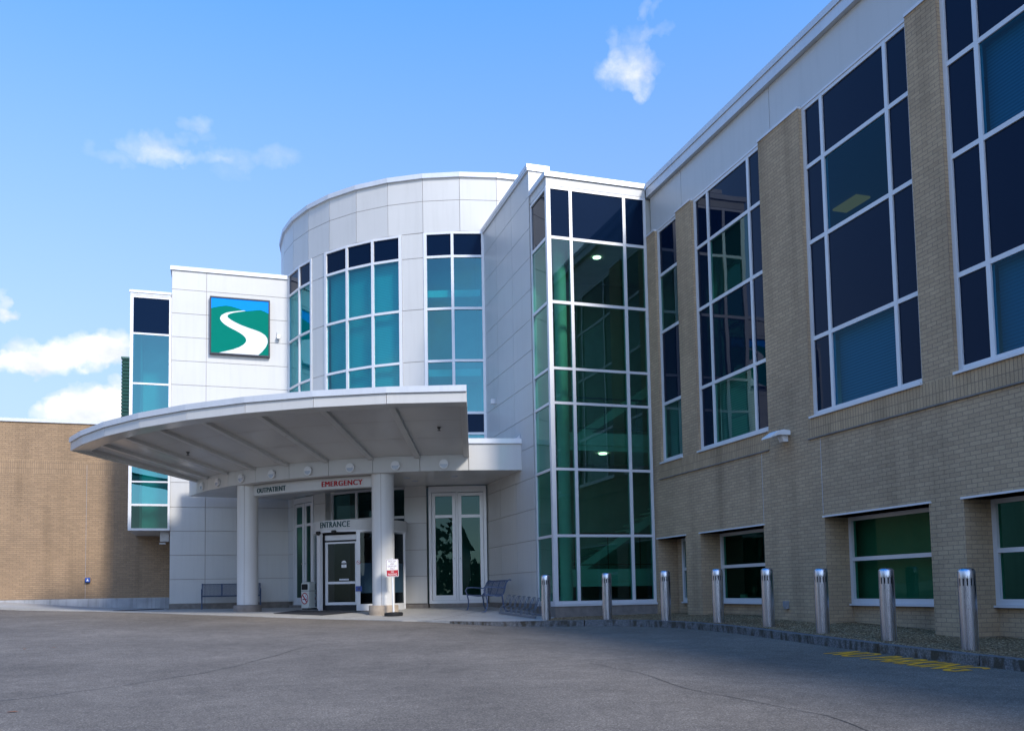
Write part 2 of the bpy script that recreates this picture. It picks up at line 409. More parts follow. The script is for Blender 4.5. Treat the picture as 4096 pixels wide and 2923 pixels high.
# ------------------------------------------------------------------ key dimensions
CZ = 1.2
XW, YT, XV, YS, YB = 10.35, 20.37, 7.582, 31.45, 34.3
DC = (8.9, 32.87); DR = 7.02
def PW(u, v, d): return (XW-d, u, v)                # brick wing: u = y
def PT(u, v, d): return (u, YT-d, v)                # stair tower front
def PTS(u, v, d): return (XV-d, u, v)               # tower side and white side wall
def PS(u, v, d): return (u, YS-d, v)                # sign wall
def PB(u, v, d): return (u, YB-d, v)                # brick annex
def PDr(r):
    def P(u, v, d): a = R(u); return (DC[0]+(r+d)*sin(a), DC[1]-(r+d)*cos(a), v)
    return P
PD = PDr(DR)

def grid_wall(mb, P, us, vs, holes, depth=.1, m=0, rev=None):
    """flat wall sheet with rectangular holes (u0,u1,v0,v1[,depth]) and their reveals"""
    us = sorted(set(us+[h[0] for h in holes]+[h[1] for h in holes])); vs = sorted(set(vs+[h[2] for h in holes]+[h[3] for h in holes]))
    for a, b in zip(us, us[1:]):
        for c, e in zip(vs, vs[1:]):
            um, vm = (a+b)/2, (c+e)/2
            if any(h[0] < um < h[1] and h[2] < vm < h[3] for h in holes): continue
            mb.mquad(P, a, b, c, e, 0, m)
    for h in holes:
        u0, u1, v0, v1 = h[:4]; d = -(h[4] if len(h) > 4 else depth); r = m if rev is None else rev
        mb.quad(P(u0,v0,0), P(u0,v1,0), P(u0,v1,d), P(u0,v0,d), r); mb.quad(P(u1,v0,0), P(u1,v1,0), P(u1,v1,d), P(u1,v0,d), r)
        if len(h) < 6: mb.quad(P(u0,v1,0), P(u1,v1,0), P(u1,v1,d), P(u0,v1,d), r)
        mb.quad(P(u0,v0,0), P(u1,v0,0), P(u1,v0,d), P(u0,v0,d), r)
def panel_wall(name, P, us, vs, parent, gap=.014, back=.02, skip=None, mat=None, closed=True):
    """cladding: one raised board per cell over a joint-coloured backing, all one mesh"""
    mb = MB()
    for a, b in zip(us, us[1:]):
        for c, e in zip(vs, vs[1:]):
            if skip and skip((a+b)/2, (c+e)/2): continue
            k = gap/2; ku = k if abs(P(1,0,0)[0]-P(0,0,0)[0])+abs(P(1,0,0)[1]-P(0,0,0)[1]) > .5 else k/DR*57.3
            mb.mbox(P, a+ku, b-ku, c+k, e-k, -back+.002, 0, 0)
            mb.mquad(P, a, b, c, e, -back, 1)
    return mb.build(name, [mat or M['panel'], M['joint']], parent)
def frames(mb, P, us, vs, d0=-.05, d1=.05, hspan=None, m=0):
    """aluminium grid: us/vs are (centre, width); rails run between posts, 4 mm shy of them"""
    for c, w in us: mb.mbox(P, c-w/2, c+w/2, vs[0][0]-vs[0][1]/2, vs[-1][0]+vs[-1][1]/2, d0, d1, m)
    for (a, wa), (b, wb) in zip(us, us[1:]):
        for c, h in vs: mb.mbox(P, a+wa/2, b-wb/2, c-h/2, c+h/2, d0, d1-.004, m)
def panes(P, us, vs, d, pick, parent, kinds, inset=0.):
    """one mesh per glass kind; pick(i,j) names the kind of each light"""
    for i, ((a, wa), (b, wb)) in enumerate(zip(us, us[1:])):
        for j, ((c, hc), (e, he)) in enumerate(zip(vs, vs[1:])):
            k = pick(i, j)
            if k is None: continue
            mb = MB(); mb.mquad(P, a+wa/2, b-wb/2, c+hc/2, e-he/2, d)
            nm, mt = kinds[k]; mb.build(nm, mt, parent)
KIN = {'w': ('pane', M['glass_wing']), 'v': ('pane', M['glass']), 'b': ('pane', M['glass_blue']), 's': ('spandrel', M['spandrel'])}

# ================================================================== GROUND
def ground_grid(name, xs, ys, fn, mat, label):
    mb = MB()
    nx = len(xs)
    for y in ys:
        for x in xs: mb.v.append((x, y, fn(x, y)))
    for j in range(len(ys)-1):
        for i in range(nx-1):
            k = j*nx+i; mb.f.append((k, k+1, k+nx+1, k+nx)); mb.m.append(0)
    o = mb.build(name, mat, smooth=True, recalc=False)
    o['kind'] = 'structure'; o['label'] = label
    return o
def axis(segs):
    out = []
    for a, b, st in segs:
        n = max(1, round((b-a)/st)); out += [a+(b-a)*i/n for i in range(n)]
    return out+[segs[-1][1]]
road = ground_grid('road', axis([(-90,-16,12),(-16,12,.5),(12,60,12)]), axis([(-90,-10,10),(-10,36,.5),(36,80,12)]), lambda x, y: Zr(x, y), M['asphalt'], 'worn grey asphalt driveway in front of the hospital entrance')
# road edge / kerb foot line, right to left
EDGE = [(8.80,-9),(8.80,-4),(8.78,2),(8.74,6),(8.72,8.1),(8.69,9.1),(8.69,10.4),(8.74,11.7),(8.80,12.6),(8.85,13.8),(8.85,14.9),(8.77,16.0),(8.58,16.95),(8.28,17.75),(7.86,18.4),(7.32,18.9),(6.65,19.24),(5.95,19.5),(5.2,20.1),(4.5,20.85),(3.83,21.6),(3.3,22.3),(2.6,22.95),(1.8,23.7),(.85,24.6),(-.05,25.5),(-1.23,26.8),(-2.47,28.2),(-4.1,29.5),(-5.9,30.4),(-7.5,31.1),(-10,31.8),(-14,32.3)]
def resample(pts, st):
    out = [Vector((*pts[0], 0))]; acc = 0
    P_ = [Vector((*p, 0)) for p in pts]
    # catmull-rom, dense, then even steps
    dense = []
    for i in range(len(P_)-1):
        p0, p1, p2, p3 = P_[max(i-1,0)], P_[i], P_[i+1], P_[min(i+2,len(P_)-1)]
        for k in range(12):
            t = k/12; dense.append(.5*((2*p1)+(-p0+p2)*t+(2*p0-5*p1+4*p2-p3)*t*t+(-p0+3*p1-3*p2+p3)*t**3))
    dense.append(P_[-1]); last = dense[0]
    for a, b in zip(dense, dense[1:]):
        acc += (b-a).length
        if acc >= st: out.append(b); acc = 0
    return out
edge = resample(EDGE, .3)
def off(line, d):
    o = []
    for i, p in enumerate(line):
        t = (line[min(i+1,len(line)-1)]-line[max(i-1,0)]).normalized(); o.append(p+Vector((t.y, -t.x, 0))*d)
    return o
kback = off(edge, .15)
mb = MB(); run = 0
kerb_pts = [i for i, p in enumerate(edge) if p.x > 4.2 or p.y < 15]
nk = kerb_pts[-1]
step = 5
for s in range(0, nk-step+1, step):
    jit = random.uniform(-.008, .008)
    for i in range(s, s+step):
        a, b, c, e = edge[i].copy(), edge[i+1].copy(), kback[i+1].copy(), kback[i].copy()
        if i == s: a += (b-a)*.03; e += (c-e)*.03
        if i == s+step-1: b += (a-b)*.03; c += (e-c)*.03
        q = []
        fade = lambda p: .012
        for p in (a, b, c, e): q.append((p.x, p.y, Zr(p.x, p.y)-.2))
        for p, ins in ((a, 1), (b, 1), (c, 0), (e, 0)):
            q.append((p.x+(.012*jit/.008 if ins else 0), p.y, G(p.x, p.y)+.004+jit*.6))
        mb.hexa(q)
kerb = mb.build('kerb', M['granite'], bevel=0)
tag(kerb, 'curved grey granite kerb stones stained with moss along the driveway', kind='structure')
def strip(name, front, back, n, mat, label, lift=0., rough=0., skirt=False):
    mb = MB(); w = n+1
    for p, q in zip(front, back):
        for k in range(w):
            c = p.lerp(q, k/n); mb.v.append((c.x, c.y, G(c.x, c.y)+lift+random.uniform(-rough, rough)))
    for i in range(len(front)-1):
        for k in range(n):
            a = i*w+k; mb.f.append((a, a+1, a+w+1, a+w)); mb.m.append(0)
    if skirt:
        for p, q in zip(front, front[1:]):
            mb.quad((p.x,p.y,G(p.x,p.y)+lift), (q.x,q.y,G(q.x,q.y)+lift), (q.x,q.y,G(q.x,q.y)-.25), (p.x,p.y,G(p.x,p.y)-.25))
    o = mb.build(name, mat, smooth=True, recalc=False); return tag(o, label, kind='structure')
# gravel bed between the kerb and the wing / tower
isw = next(i for i, p in enumerate(edge) if p.x < 6.9 and p.y > 19)
gf = kback[:isw+1]
gb = []
for i, p in enumerate(gf):
    t = i/(len(gf)-1)
    ln = p.y+ (0 if p.y < 15 else (p.y-15)*.35)
    gb.append(Vector((11.0, min(ln, 20.45), 0)) if p.y < 17.6 else Vector((max(7.6, 11.0-(p.y-17.6)/(gf[-1].y-17.6)*3.4), 20.45, 0)))
strip('gravel_bed', gf, gb, 14, M['gravel'], 'bed of brown pea gravel between kerb and brick wing', 0, .006)
# concrete sidewalk
sf = [p.copy() for p in (kback[isw:nk+1]+edge[nk+1:])]
BACK = [(7.62,20.42),(7.65,21.5),(7.66,23),(7.66,25),(7.5,26.3),(6,26.6),(4.4,27.6),(3.2,29),(2.4,30.4),(1.9,31.5),(.5,31.5),(-1,31.5),(-1.85,31.55),(-1.9,33),(-2,34.35),(-4,34.35),(-6,34.35),(-8,34.35),(-14,34.35)]
bl = resample(BACK, .05)
sb = [bl[round(i*(len(bl)-1)/(len(sf)-1))] for i in range(len(sf))]
strip('sidewalk', sf, sb, 18, M['walk'], 'pale concrete sidewalk apron under the canopy', skirt=True)
# hairline cracks and the expansion joints
def crack(pts, w, parent, mat, zf, jag=.05, name='crack', step=.35):
    ln = resample(pts, step); mb = MB(); prev = None
    for i, p in enumerate(ln):
        t = (ln[min(i+1,len(ln)-1)]-ln[max(i-1,0)]).normalized(); n = Vector((t.y,-t.x,0))
        p = p+n*random.uniform(-jag, jag); ww = w*random.uniform(.4, 1)
        cur = [(q.x, q.y, zf(q.x, q.y)+.004) for q in (p-n*ww, p+n*ww)]
        if prev: mb.quad(prev[0], prev[1], cur[1], cur[0])
        prev = cur
    return mb.build(name, mat, parent, recalc=False)
crack([(-2.6,9.4),(-1.2,10.5),(.1,12.2),(.9,14.2),(1.7,15.5)], .009, road, M['crack'], Zr)
crack([(4.4,10.6),(4.5,9.2),(4.35,7.8),(4.6,6.4),(4.4,5.2)], .008, road, M['crack'], Zr)
crack([(-4.5,17),(-2,17.6),(0,18.2),(2.2,18.4)], .006, road, M['crack'], Zr)
for a, b in (((2.3,30.6),(-1.2,26.9)), ((.3,31.4),(-2.3,28.2)), ((-1.9,31.6),(-3.6,29.2)), ((7.5,24.6),(4.6,20.9)), ((3.0,26.0),(1.5,24.2)), ((5.6,26.7),(2.7,23.0))):
    crack([a, ((a[0]+b[0])/2, (a[1]+b[1])/2), b], .012, bpy.data.objects['sidewalk'], M['crack'], lambda x, y: G(x, y), 0., 'joint', .5)

# ================================================================== BRICK WING (right)
wing = thing('brick_wing', 'tan brick wing at right with tall navy and teal windows under a white eave', 'building', (XW, 14, .5))
WIN = [(18.80, 19.91, []), (15.27, 18.06, [17.44, 15.79]), (11.11, 13.91, [13.35, 11.68]), (7.66, 10.45, [9.82, 8.21]), (3.47, 6.26, [5.65, 4.04]), (.02, 2.81, [2.2, .58])]
LOW = [(18.80, 20.22, 18.95, 19.93), (15.56, 18.10, 15.4, 18.12), (11.10, 13.63, 10.9, 13.68), (7.87, 10.42, 7.7, 10.45), (3.4, 5.93, 3.3, 5.95)]
ZL0, ZL1 = .86, 2.43
wtop = 10.27
mb = MB()
holes = [(a, b, 4.32, wtop+.001, .10, 0) for a, b, _ in WIN] + [(a, b, -.6, ZL1, .55) for a, b, _, _ in LOW]
def inband(y): return (9.0 < y < 14.0) or (15.2 < y < 20.0)
grid_wall(mb, PW, [-10, 20.36], [-.6, wtop], holes)
for a, b, wa, wb in LOW:                                    # recessed wall under and beside each lower window
    mb.mquad(PW, a, b, -.6, ZL0-.03, -.549)
    if b-wb > .05: mb.mquad(PW, wb, b, ZL0-.03, ZL1, -.549)
    if wa-a > .02: mb.mquad(PW, a, wa, ZL0-.03, ZL1, -.549)
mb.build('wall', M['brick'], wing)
# soldier-course bands standing 8 mm proud, on a dark drip ledge
for y0, y1 in ((9.0, 13.98), (15.26, 20.0), (.0, 5.9)):
    mb = MB(); mb.mbox(PW, y0, y1, 3.93, 4.295, -.02, .012); sbm = mb.build('soldier_course', M['soldier'], wing)
    mb = MB(); mb.mbox(PW, y0, y1, 3.905, 3.928, -.02, .035); mb.build('drip_ledge', M['stone'], sbm)
# white fascia band and eave
mb = MB()
ys = [-10, -6, -2, 2.4, 6.6, 10.75, 15.0, 18.7, 20.33]
for a, b in zip(ys, ys[1:]): mb.mbox(PW, a+.008, b-.008, wtop+.02, 11.33, -.20, -.12)
mb.mbox(PW, -10, 20.33, wtop+.01, 11.3, -.26, -.195, 1)
mb.build('fascia', [M['panel'], M['joint']], wing)
mb = MB()
mb.mbox(PW, -10, 20.36, 11.335, 11.555, -2., -.015); mb.mbox(PW, -10, 20.32, 11.558, 11.69, -2., .01)
mb.build('eave', M['cap'], wing)
mb = MB(); mb.quad((XW+.1,-10,11.66),(26,-10,11.66),(26,45,11.66),(XW+.1,45,11.66)); mb.quad((26,-10,-1),(26,45,-1),(26,45,11.7),(26,-10,11.7)); mb.quad((XW,-10,-1),(26,-10,-1),(26,-10,11.7),(XW,-10,11.7))
mb.build('roof', M['cap'], wing)
prev = 20.33
edges_ = [(b, a) for a, b, _ in WIN]
for a, b in [(20.36, 19.91), (18.80, 18.06), (15.27, 13.91), (11.11, 10.45), (7.66, 6.26), (3.47, 2.81)]:
    mb = MB(); mb.mbox(PW, b+.002, a-.002, wtop, wtop+.05, -.2, .025); mb.build('pier_cap', M['frame'], wing)
rowsW = [(4.375, .09), (5.79, .075), (7.62, .075), (9.08, .075), (10.235, .07)]
PWi = lambda u, v, d: PW(u, v, d-.10)
for k, (a, b, mul) in enumerate(WIN):
    us = [(a+.04, .08)] + [(c, .078) for c in sorted(mul)] + [(b-.04, .08)]
    mb = MB(); frames(mb, PWi, us, rowsW, -.05, .03); mb.mbox(PW, a+.002, b-.002, 10.272, 10.315, -.2, -.06)
    wo = mb.build('window', M['frame'], wing)
    if mul: pick = lambda i, j, q=('v' if k == 1 else 'w'): q if (i == 1 and j in (0, 2)) else 's'
    else: pick = lambda i, j: 'v' if j in (0, 2) else 's'
    panes(PWi, us, rowsW, 0., pick, wo, KIN)
    mb = MB(); mb.mbox(PWi, a-.0, b+.0, 4.29, 4.33, -.05, .15); mb.build('sill', M['frame'], wo)
    u0, u1 = (us[1][0], us[2][0]) if mul else (a+.05, b-.05)
    mb = MB(); mb.mquad(PWi, u0, u1, 4.4, 5.78, -.16)
    if mul and k != 2: mb.mquad(PWi, u0, u1, 7.63, 9.06, -.16)
    mb.build('blind', M['blind_wing'], wo)
    if k == 2:      # an open blind: the lit room behind
        mb = MB()
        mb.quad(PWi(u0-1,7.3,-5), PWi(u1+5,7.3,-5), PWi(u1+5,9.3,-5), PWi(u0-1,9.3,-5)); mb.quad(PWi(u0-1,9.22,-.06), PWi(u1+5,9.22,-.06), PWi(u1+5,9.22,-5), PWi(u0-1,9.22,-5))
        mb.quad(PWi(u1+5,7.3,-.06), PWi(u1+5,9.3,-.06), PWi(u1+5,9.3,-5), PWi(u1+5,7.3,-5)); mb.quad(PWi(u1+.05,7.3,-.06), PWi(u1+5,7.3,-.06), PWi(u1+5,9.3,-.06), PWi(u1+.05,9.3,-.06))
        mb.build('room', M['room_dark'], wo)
        mb = MB(); mb.mbox(PWi, 14.75, 15.5, 9.16, 9.2, -2.2, -1.85); mb.build('ceiling_light', M['lamp_dim'], wo)
for k, (a, b, wa, wb) in enumerate(LOW):
    PL = lambda u, v, d: PW(u, v, d-.545)
    wa_, wb_ = max(wa, a), min(wb, b)
    us = [(wa_+.04, .08), (wb_-.04, .08)]; vs = [(ZL0+.045, .09), (1.665, .07), (ZL1-.035, .07)]
    mb = MB(); frames(mb, PL, us, vs, -.06, .04); lo = mb.build('window', M['frame'], wing)
    panes(PL, us, vs, -.01, lambda i, j: 'v', lo, {'v': ('pane', M['glass_low'])})
    mb = MB(); mb.mbox(PL, wa_, wb_, ZL0-.035, ZL0-.002, -.02, .09); mb.build('sill', M['frame'], lo)
    mb = MB(); mb.mbox(PW, a-.05, b+.03, ZL1, ZL1+.03, -.54, .03); mb.build('lintel', M['frame'], lo)
    mb = MB()
    if k == 2: mb.mquad(PL, wa_-.2, wb_-.55, .9, 2.4, -.20); mb.mquad(PL, wb_-.55, wb_+.2, .9, 2.4, -.24)
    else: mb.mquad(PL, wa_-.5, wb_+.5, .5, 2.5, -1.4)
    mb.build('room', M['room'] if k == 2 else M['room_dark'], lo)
    if k in (1, 2):     # things left on the inner ledge
        mb = MB(); mb.mbox(PL, wa_, wb_, .88, .905, -.2, -.07)
        mb.mbox(PL, wb_-1.2, wb_-.35, .906, .94, -.18, -.09); mb.mbox(PL, wb_-.75, wb_-.55, .941, 1.03, -.16, -.1)
        mb.build('ledge', M['room'], lo)
# movement joints in the brickwork
mb = MB()
for y in (15.545, 13.66): mb.mbox(PW, y-.004, y+.004, 2.5, 3.9, -.01, .003)
mb.build('movement_joint', M['grey'], wing)

# ================================================================== STAIR TOWER
tower = thing('stair_tower', 'green glass stair tower between the white side wall and brick wing', 'tower', (9, YT+.6, .53))
rowsT = [(.89, .08), (2.53, .065), (4.175, .065), (5.825, .065), (6.695, .065), (8.37, .075), (10.02, .075), (11.305, .07)]
usT = [(7.655, .11), (8.25, .08), (9.73, .08), (10.315, .07)]
mb = MB(); frames(mb, PT, usT, rowsT, -.1, 0.)
usS = [(20.435, .11), (21.575, .07)]
PTS2 = lambda u, v, d: (7.602-d, u, v)
mb2 = MB(); frames(mb2, PTS2, usS, rowsT, -.1, 0.)
fr = mb.build('front_frame', M['frame'], tower); panes(PT, usT, rowsT, -.03, lambda i, j: 's' if j == 6 else 'v', fr, KIN)
fs = mb2.build('side_frame', M['frame'], tower); panes(PTS2, usS, rowsT, -.03, lambda i, j: 's' if j == 6 else 'v', fs, KIN)
mb = MB()      # splice sleeves where the posts join
for u, w in usT: mb.mbox(PT, u-w/2-.003, u+w/2+.003, 8.115, 8.15, -.09, .004)
mb.build('splice', M['cap'], tower)
mb = MB(); mb.box(7.60, 10.34, YT-.004, 21.55, 11.345, 11.555); mb.build('fascia', M['panel'], tower)
mb = MB(); mb.box(7.55, 10.33, YT-.05, 21.57, 11.56, 11.69); mb.build('roof_cap', M['cap'], tower)
mb = MB(); mb.box(7.60, 10.36, YT-.03, 21.6, .3, .80); mb.build('plinth', M['stone'], tower)
mb = MB(); mb.box(7.575, 10.365, YT-.06, 21.58, .803, .845); mb.build('plinth_flashing', M['frame'], tower)
# inside: column, slabs, stair flights, guard rails, back wall, lights
mb = MB(); mb.cyl((8.22, 21.15), .16, .87, 10.41, 24); mb.build('column', M['roomcol'], tower, smooth=True)
mb = MB(); mb.quad((7.7,24.4,.8),(12.4,24.4,.8),(12.4,24.4,11.3),(7.7,24.4,11.3)); mb.quad((12.4,20.45,.8),(12.4,24.4,.8),(12.4,24.4,11.3),(12.4,20.45,11.3)); mb.quad((7.62,21.65,.8),(7.62,24.4,.8),(7.62,24.4,11.3),(7.62,21.65,11.3)); mb.quad((7.6,20.4,.86),(12.4,20.4,.86),(12.4,24.4,.86),(7.6,24.4,.86)); mb.quad((7.75,20.55,10.42),(12.4,20.55,10.42),(12.4,24.4,10.42),(7.75,24.4,10.42)); mb.quad((7.6,20.5,11.25),(12.4,20.5,11.25),(12.4,24.4,11.25),(7.6,24.4,11.25)); mb.quad((10.37,20.42,.8),(12.4,20.42,.8),(12.4,20.42,11.3),(10.37,20.42,11.3))
mb.build('inner_wall', M['room'], tower)
for z0, z1, zc in ((1.28, 1.74, 1.2), (4.92, 5.40, 4.84), (8.5, 8.98, 8.4)):
    if z0 > 8: continue
    mb = MB(); mb.box(8.72, 12.4, 21.95, 24.4, z0, z1-.08); mb.box(8.70, 12.4, 21.92, 22.0, z0+.14, z1)
    sl = mb.build('landing', M['roomcol'], tower)
    mb = MB(); mb.tube([(8.75,21.96,z1+.95),(12.3,21.96,z1+.95)], .025)
    for x in (8.78, 9.75, 10.7, 11.6): mb.tube([(x,21.96,z1),(x,21.96,z1+.95)], .012)
    mb.tube([(8.75,21.96,z1+.12),(12.3,21.96,z1+.12)], .012)
    mb.build('guard_rail', M['wood'] if z0 < 2 else M['galv'], sl)
for z0, x0, sx, yy in ((1.8, 9.1, .27, 23.1), (5.4, 9.1, .27, 23.1)):
    mb = MB()
    for k in range(11): mb.box(x0+k*sx, x0+k*sx+.31, yy-.55, yy+.55, z0+k*.17, z0+k*.17+.05)
    mb.hexa([(x0,yy-.6,z0-.2),(x0+3,yy-.6,z0+1.7),(x0+3,yy-.55,z0+1.7),(x0,yy-.55,z0-.2),(x0,yy-.6,z0+.05),(x0+3,yy-.6,z0+1.95),(x0+3,yy-.55,z0+1.95),(x0,yy-.55,z0+.05)])
    mb.build('stair_flight', M['roomcol'], tower)
for x, y, z in ((9.79, 22.3, 11.235), (9.8, 22.25, 4.905)):
    if z > 8: x, y, z = 9.79, 22.3, 10.415
    mb = MB(); mb.cyl((x, y), .11, z-.02, z, 20); mb.build('downlight', M['lamp_on'], tower)

# ================================================================== ROUND DRUM with its white side wall
drum = thing('entrance_drum', 'round white panelled entrance drum with curved teal windows behind the canopy', 'building', (*DC, .7))
FA = [-83.05+9.4737*k for k in range(38)]
mb = MB()
for k, a in enumerate(FA):
    b = a+9.4737; g = .055
    for z0, z1 in ((12.385, 13.375), (13.39, 14.10)):
        mb.mbox(PD, a+g, b-g, z0, z1, -.06, 0.)
    mb.mquad(PD, a, b, 12.37, 14.1, -.02, 1)
mb.build('parapet', [M['panel'], M['joint']], drum)
mb = MB()
for k, a in enumerate(FA):
    mb.mbox(PD, a+.02, a+9.4737-.02, 14.10, 14.25, -.3, .07)
mb.build('roof_cap', M['cap'], drum)
mb = MB(); mb.poly([PD(a, 14.05, -.05) for a in FA]); mb.build('roof', M['cap'], drum)
mb = MB()         # plain rear of the drum
for k, a in enumerate(FA):
    if a > -12 or a < -88: mb.mquad(PD, a, a+9.4737, .3, 12.37, -.01)
mb.build('rear_wall', M['panel'], drum)
rowsD = [(5.36, .06), (6.03, .07), (6.67, .075), (8.30, .075), (9.94, .075), (11.585, .075), (12.335, .07)]
dg = 57.3/DR
pierz = [.87, 1.7, 2.5, 3.31, 4.13, 5.0, 5.83, 6.66, 8.31, 9.95, 11.58, 12.37]
for a, b in ((-62.45, -56.75), (-31.95, -26.15)):
    am = (a+b)/2
    panel_wall('pier', PD, [a, b], pierz, drum, gap=.016)
for a, b, mul in ((-78.4, -62.45, [-69.6]), (-56.75, -31.95, [-48.4, -40.25]), (-26.15, -10.6, [-18.8])):
    us = [(a+.05*dg, .10*dg)] + [(c, .085*dg) for c in mul] + [(b-.05*dg, .10*dg)]
    mb = MB(); frames(mb, PD, us, rowsD, -.08, .02); wo = mb.build('window', M['frame'], drum)
    panes(PD, us, rowsD, -.03, lambda i, j: 's' if j in (5, 1) else 'b', wo, KIN)
    if a > -30:
        mb = MB(); Q = PDr(6.0)
        mb.mquad(Q, a-3, (a+b)/2, 5.3, 12.3, 0); mb.mquad(Q, (a+b)/2, b+4, 5.3, 12.3, 0); mb.build('room', M['room'], wo)
        mb = MB()
        for z in (7.85, 10.35):
            mb.hexa([PD(a+.8,z,-.12),PD(b-1.2,z,-.12),PDr(6.05)(b,z,0),PDr(6.05)(a,z,0),PD(a+.8,z+.22,-.12),PD(b-1.2,z+.22,-.12),PDr(6.05)(b,z+.22,0),PDr(6.05)(a,z+.22,0)])
        mb.build('bulkhead', M['roomcol'], wo)
    else:
        mb = MB()
        for (u0, _), (u1, _) in zip(us, us[1:]): mb.mquad(PD, u0, u1, 5.4, 11.57, -.22)
        mb.build('blind', M['blind'], wo)
# ground floor: tall paired glass doors left and right
def glazed_door(a, b, mid, knob):
    z0, z1 = .86, 4.42
    mb = MB()
    mb.mbox(PD, a, a+.09*dg, z0, z1, -.1, .02); mb.mbox(PD, b-.09*dg, b, z0, z1, -.1, .02)
    mb.mbox(PD, mid-.03*dg, mid+.03*dg, z0, z1-.18, -.1, .012)
    mb.mbox(PD, a+.09*dg, mid-.03*dg, z1-.18, z1, -.1, .016); mb.mbox(PD, mid-.03*dg, b-.09*dg, z1-.18, z1, -.1, .016)
    mb.mbox(PD, a+.09*dg, b-.09*dg, z0, z0+.09, -.1, .016)
    fo = mb.build('door_frame', M['frame'], drum)
    for u0, u1, kk in ((a+.1*dg, mid-.04*dg, 1), (mid+.04*dg, b-.1*dg, -1)):
        us = [(u0+.05*dg, .10*dg), (u1-.05*dg, .10*dg)]; vs = [(1.03, .15), (3.5, .09), (4.17, .10)]
        mb = MB(); frames(mb, PD, us, vs, -.06, -.005); do = mb.build('door', M['frame'], drum)
        panes(PD, us, vs, -.03, lambda i, j: 'v', do, {'v': ('pane', M['glass_dark'])})
        ku = u1-.05*dg if kk > 0 else u0+.05*dg
        mb = MB(); mb.mbox(PD, ku-.12, ku+.12, 2.2, 2.235, -.006, .045); mb.build('knob', M['grey'], do)
    mb = MB(); Q = PDr(5.9); mb.mquad(Q, a-4, (a+b)/2, .8, 4.5, 0); mb.mquad(Q, (a+b)/2, b+4, .8, 4.5, 0); mb.build('lobby_wall', M['lobby'], fo)
glazed_door(-25.6, -11.2, -18.55, 1)
glazed_door(-73.4, -61.9, -66.9, 1)
# curved bit of wall between the sign wall and the left doors, wall over the doors, stone base
panel_wall('lower_wall', PD, [-78.4, -73.4], [.975, 1.78, 2.58, 3.38, 4.18, 4.5], drum)
mb = MB()
for a, b in ((-78.5, -73.4), (-73.4, -62), (-62.4, -56.6), (-31.9, -26), (-25.6, -18.5), (-18.5, -11), (-11, -6)): mb.mbox(PD, a, b, .3, .855, -.3, -.01)
mb.build('stone_base', M['stone'], drum)
# transom window over the revolving door, set back in the opening
Q = PDr(6.78)
us = [(-56.3, .9), (-47.2, .7), (-39.5, .7), (-31.6, .8)]; vs = [(3.54, .08), (4.43, .07)]
mb = MB(); frames(mb, Q, us, vs, -.05, .03); tw = mb.build('transom_window', M['frame'], drum)
panes(Q, us, vs, -.02, lambda i, j: 'v', tw, {'v': ('pane', M['glass_dark'])})
mb = MB(); mb.quad(PD(-56.75,.8,0), PD(-56.75,4.5,0), PD(-56.75,4.5,-.35), PD(-56.75,.8,-.35)); mb.build('reveal', M['panel'], drum)
mb = MB(); mb.quad(PD(-31.95,.8,0), PD(-31.95,4.5,0), PD(-31.95,4.5,-.35), PD(-31.95,.8,-.35)); mb.build('reveal', M['panel'], drum)
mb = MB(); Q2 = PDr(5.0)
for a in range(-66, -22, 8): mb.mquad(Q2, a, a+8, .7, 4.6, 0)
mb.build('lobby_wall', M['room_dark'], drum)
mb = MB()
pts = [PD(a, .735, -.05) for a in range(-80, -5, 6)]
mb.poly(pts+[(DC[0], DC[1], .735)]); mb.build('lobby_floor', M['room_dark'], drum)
# flat porch roof between drum and ring beam, ring beam with its parapet
RB = PDr(10.31)
ANG = [-77.0, -72.0, -66.65, -59.3, -51.95, -44.6, -37.25, -29.9, -22.6, -15.3, -7.1]
mb = MB()
for a, b in zip(ANG, ANG[1:]):
    mb.mbox(RB, a+.04, b-.04, 4.45, 5.165, -.05, 0.); mb.mbox(RB, a, b, 4.47, 5.15, -.3, -.052, 1)
mb.mbox(RB, -77.35, -77.02, 4.45, 5.16, -2.2, 0)
rb = mb.build('ring_beam', [M['panel'], M['joint']], drum)
mb = MB()
for a, b in zip(ANG, ANG[1:]): mb.mbox(RB, a, b, 5.168, 5.305, -.35, .045)
mb.build('ring_coping', M['cap'], rb)
mb = MB()
for a, b in zip(ANG, ANG[1:]):
    mb.quad(RB(a,4.449,-.01), RB(b,4.449,-.01), PD(b,4.449,-.05), PD(a,4.449,-.05)); mb.quad(RB(a,5.0,-.1), RB(b,5.0,-.1), PD(b,5.0,-.05), PD(a,5.0,-.05))
mb.build('porch_ceiling', M['soffit'], drum)
for r, a in ((9.1, -17.9), (9.05, -26.5), (8.3, -26.3)):
    mb = MB(); c = PDr(r)(a, 0, 0); mb.cyl(c, .09, 4.435, 4.447, 16); mb.build('recessed_light', M['lens'], drum)
# straight white side wall running out towards the tower
zs = [.87, 1.685, 2.5, 3.31, 4.13, 4.95, 5.785, 6.63, 7.48, 8.30, 9.10, 9.955, 10.75, 11.60, 12.30]
panel_wall('side_wall', PTS, [21.64, 23.17, 24.65, 26.05], zs, drum, gap=.013)
mb = MB(); mb.box(7.605, 8.11, 21.66, 30, .3, 12.29); mb.quad((7.584,21.64,11.4),(8.11,21.64,11.4),(8.11,21.64,12.3),(7.584,21.64,12.3)); mb.build('side_wall_core', M['panel'], drum)
mb = MB(); mb.box(7.535, 8.16, 21.60, 27, 12.302, 12.36); mb.box(7.525, 8.17, 21.59, 27, 12.362, 12.47); mb.build('side_wall_cap', M['cap'], drum)
mb = MB(); mb.box(7.60, 8.0, 21.6, 26.2, .3, .862); mb.build('side_wall_base', M['stone'], drum)

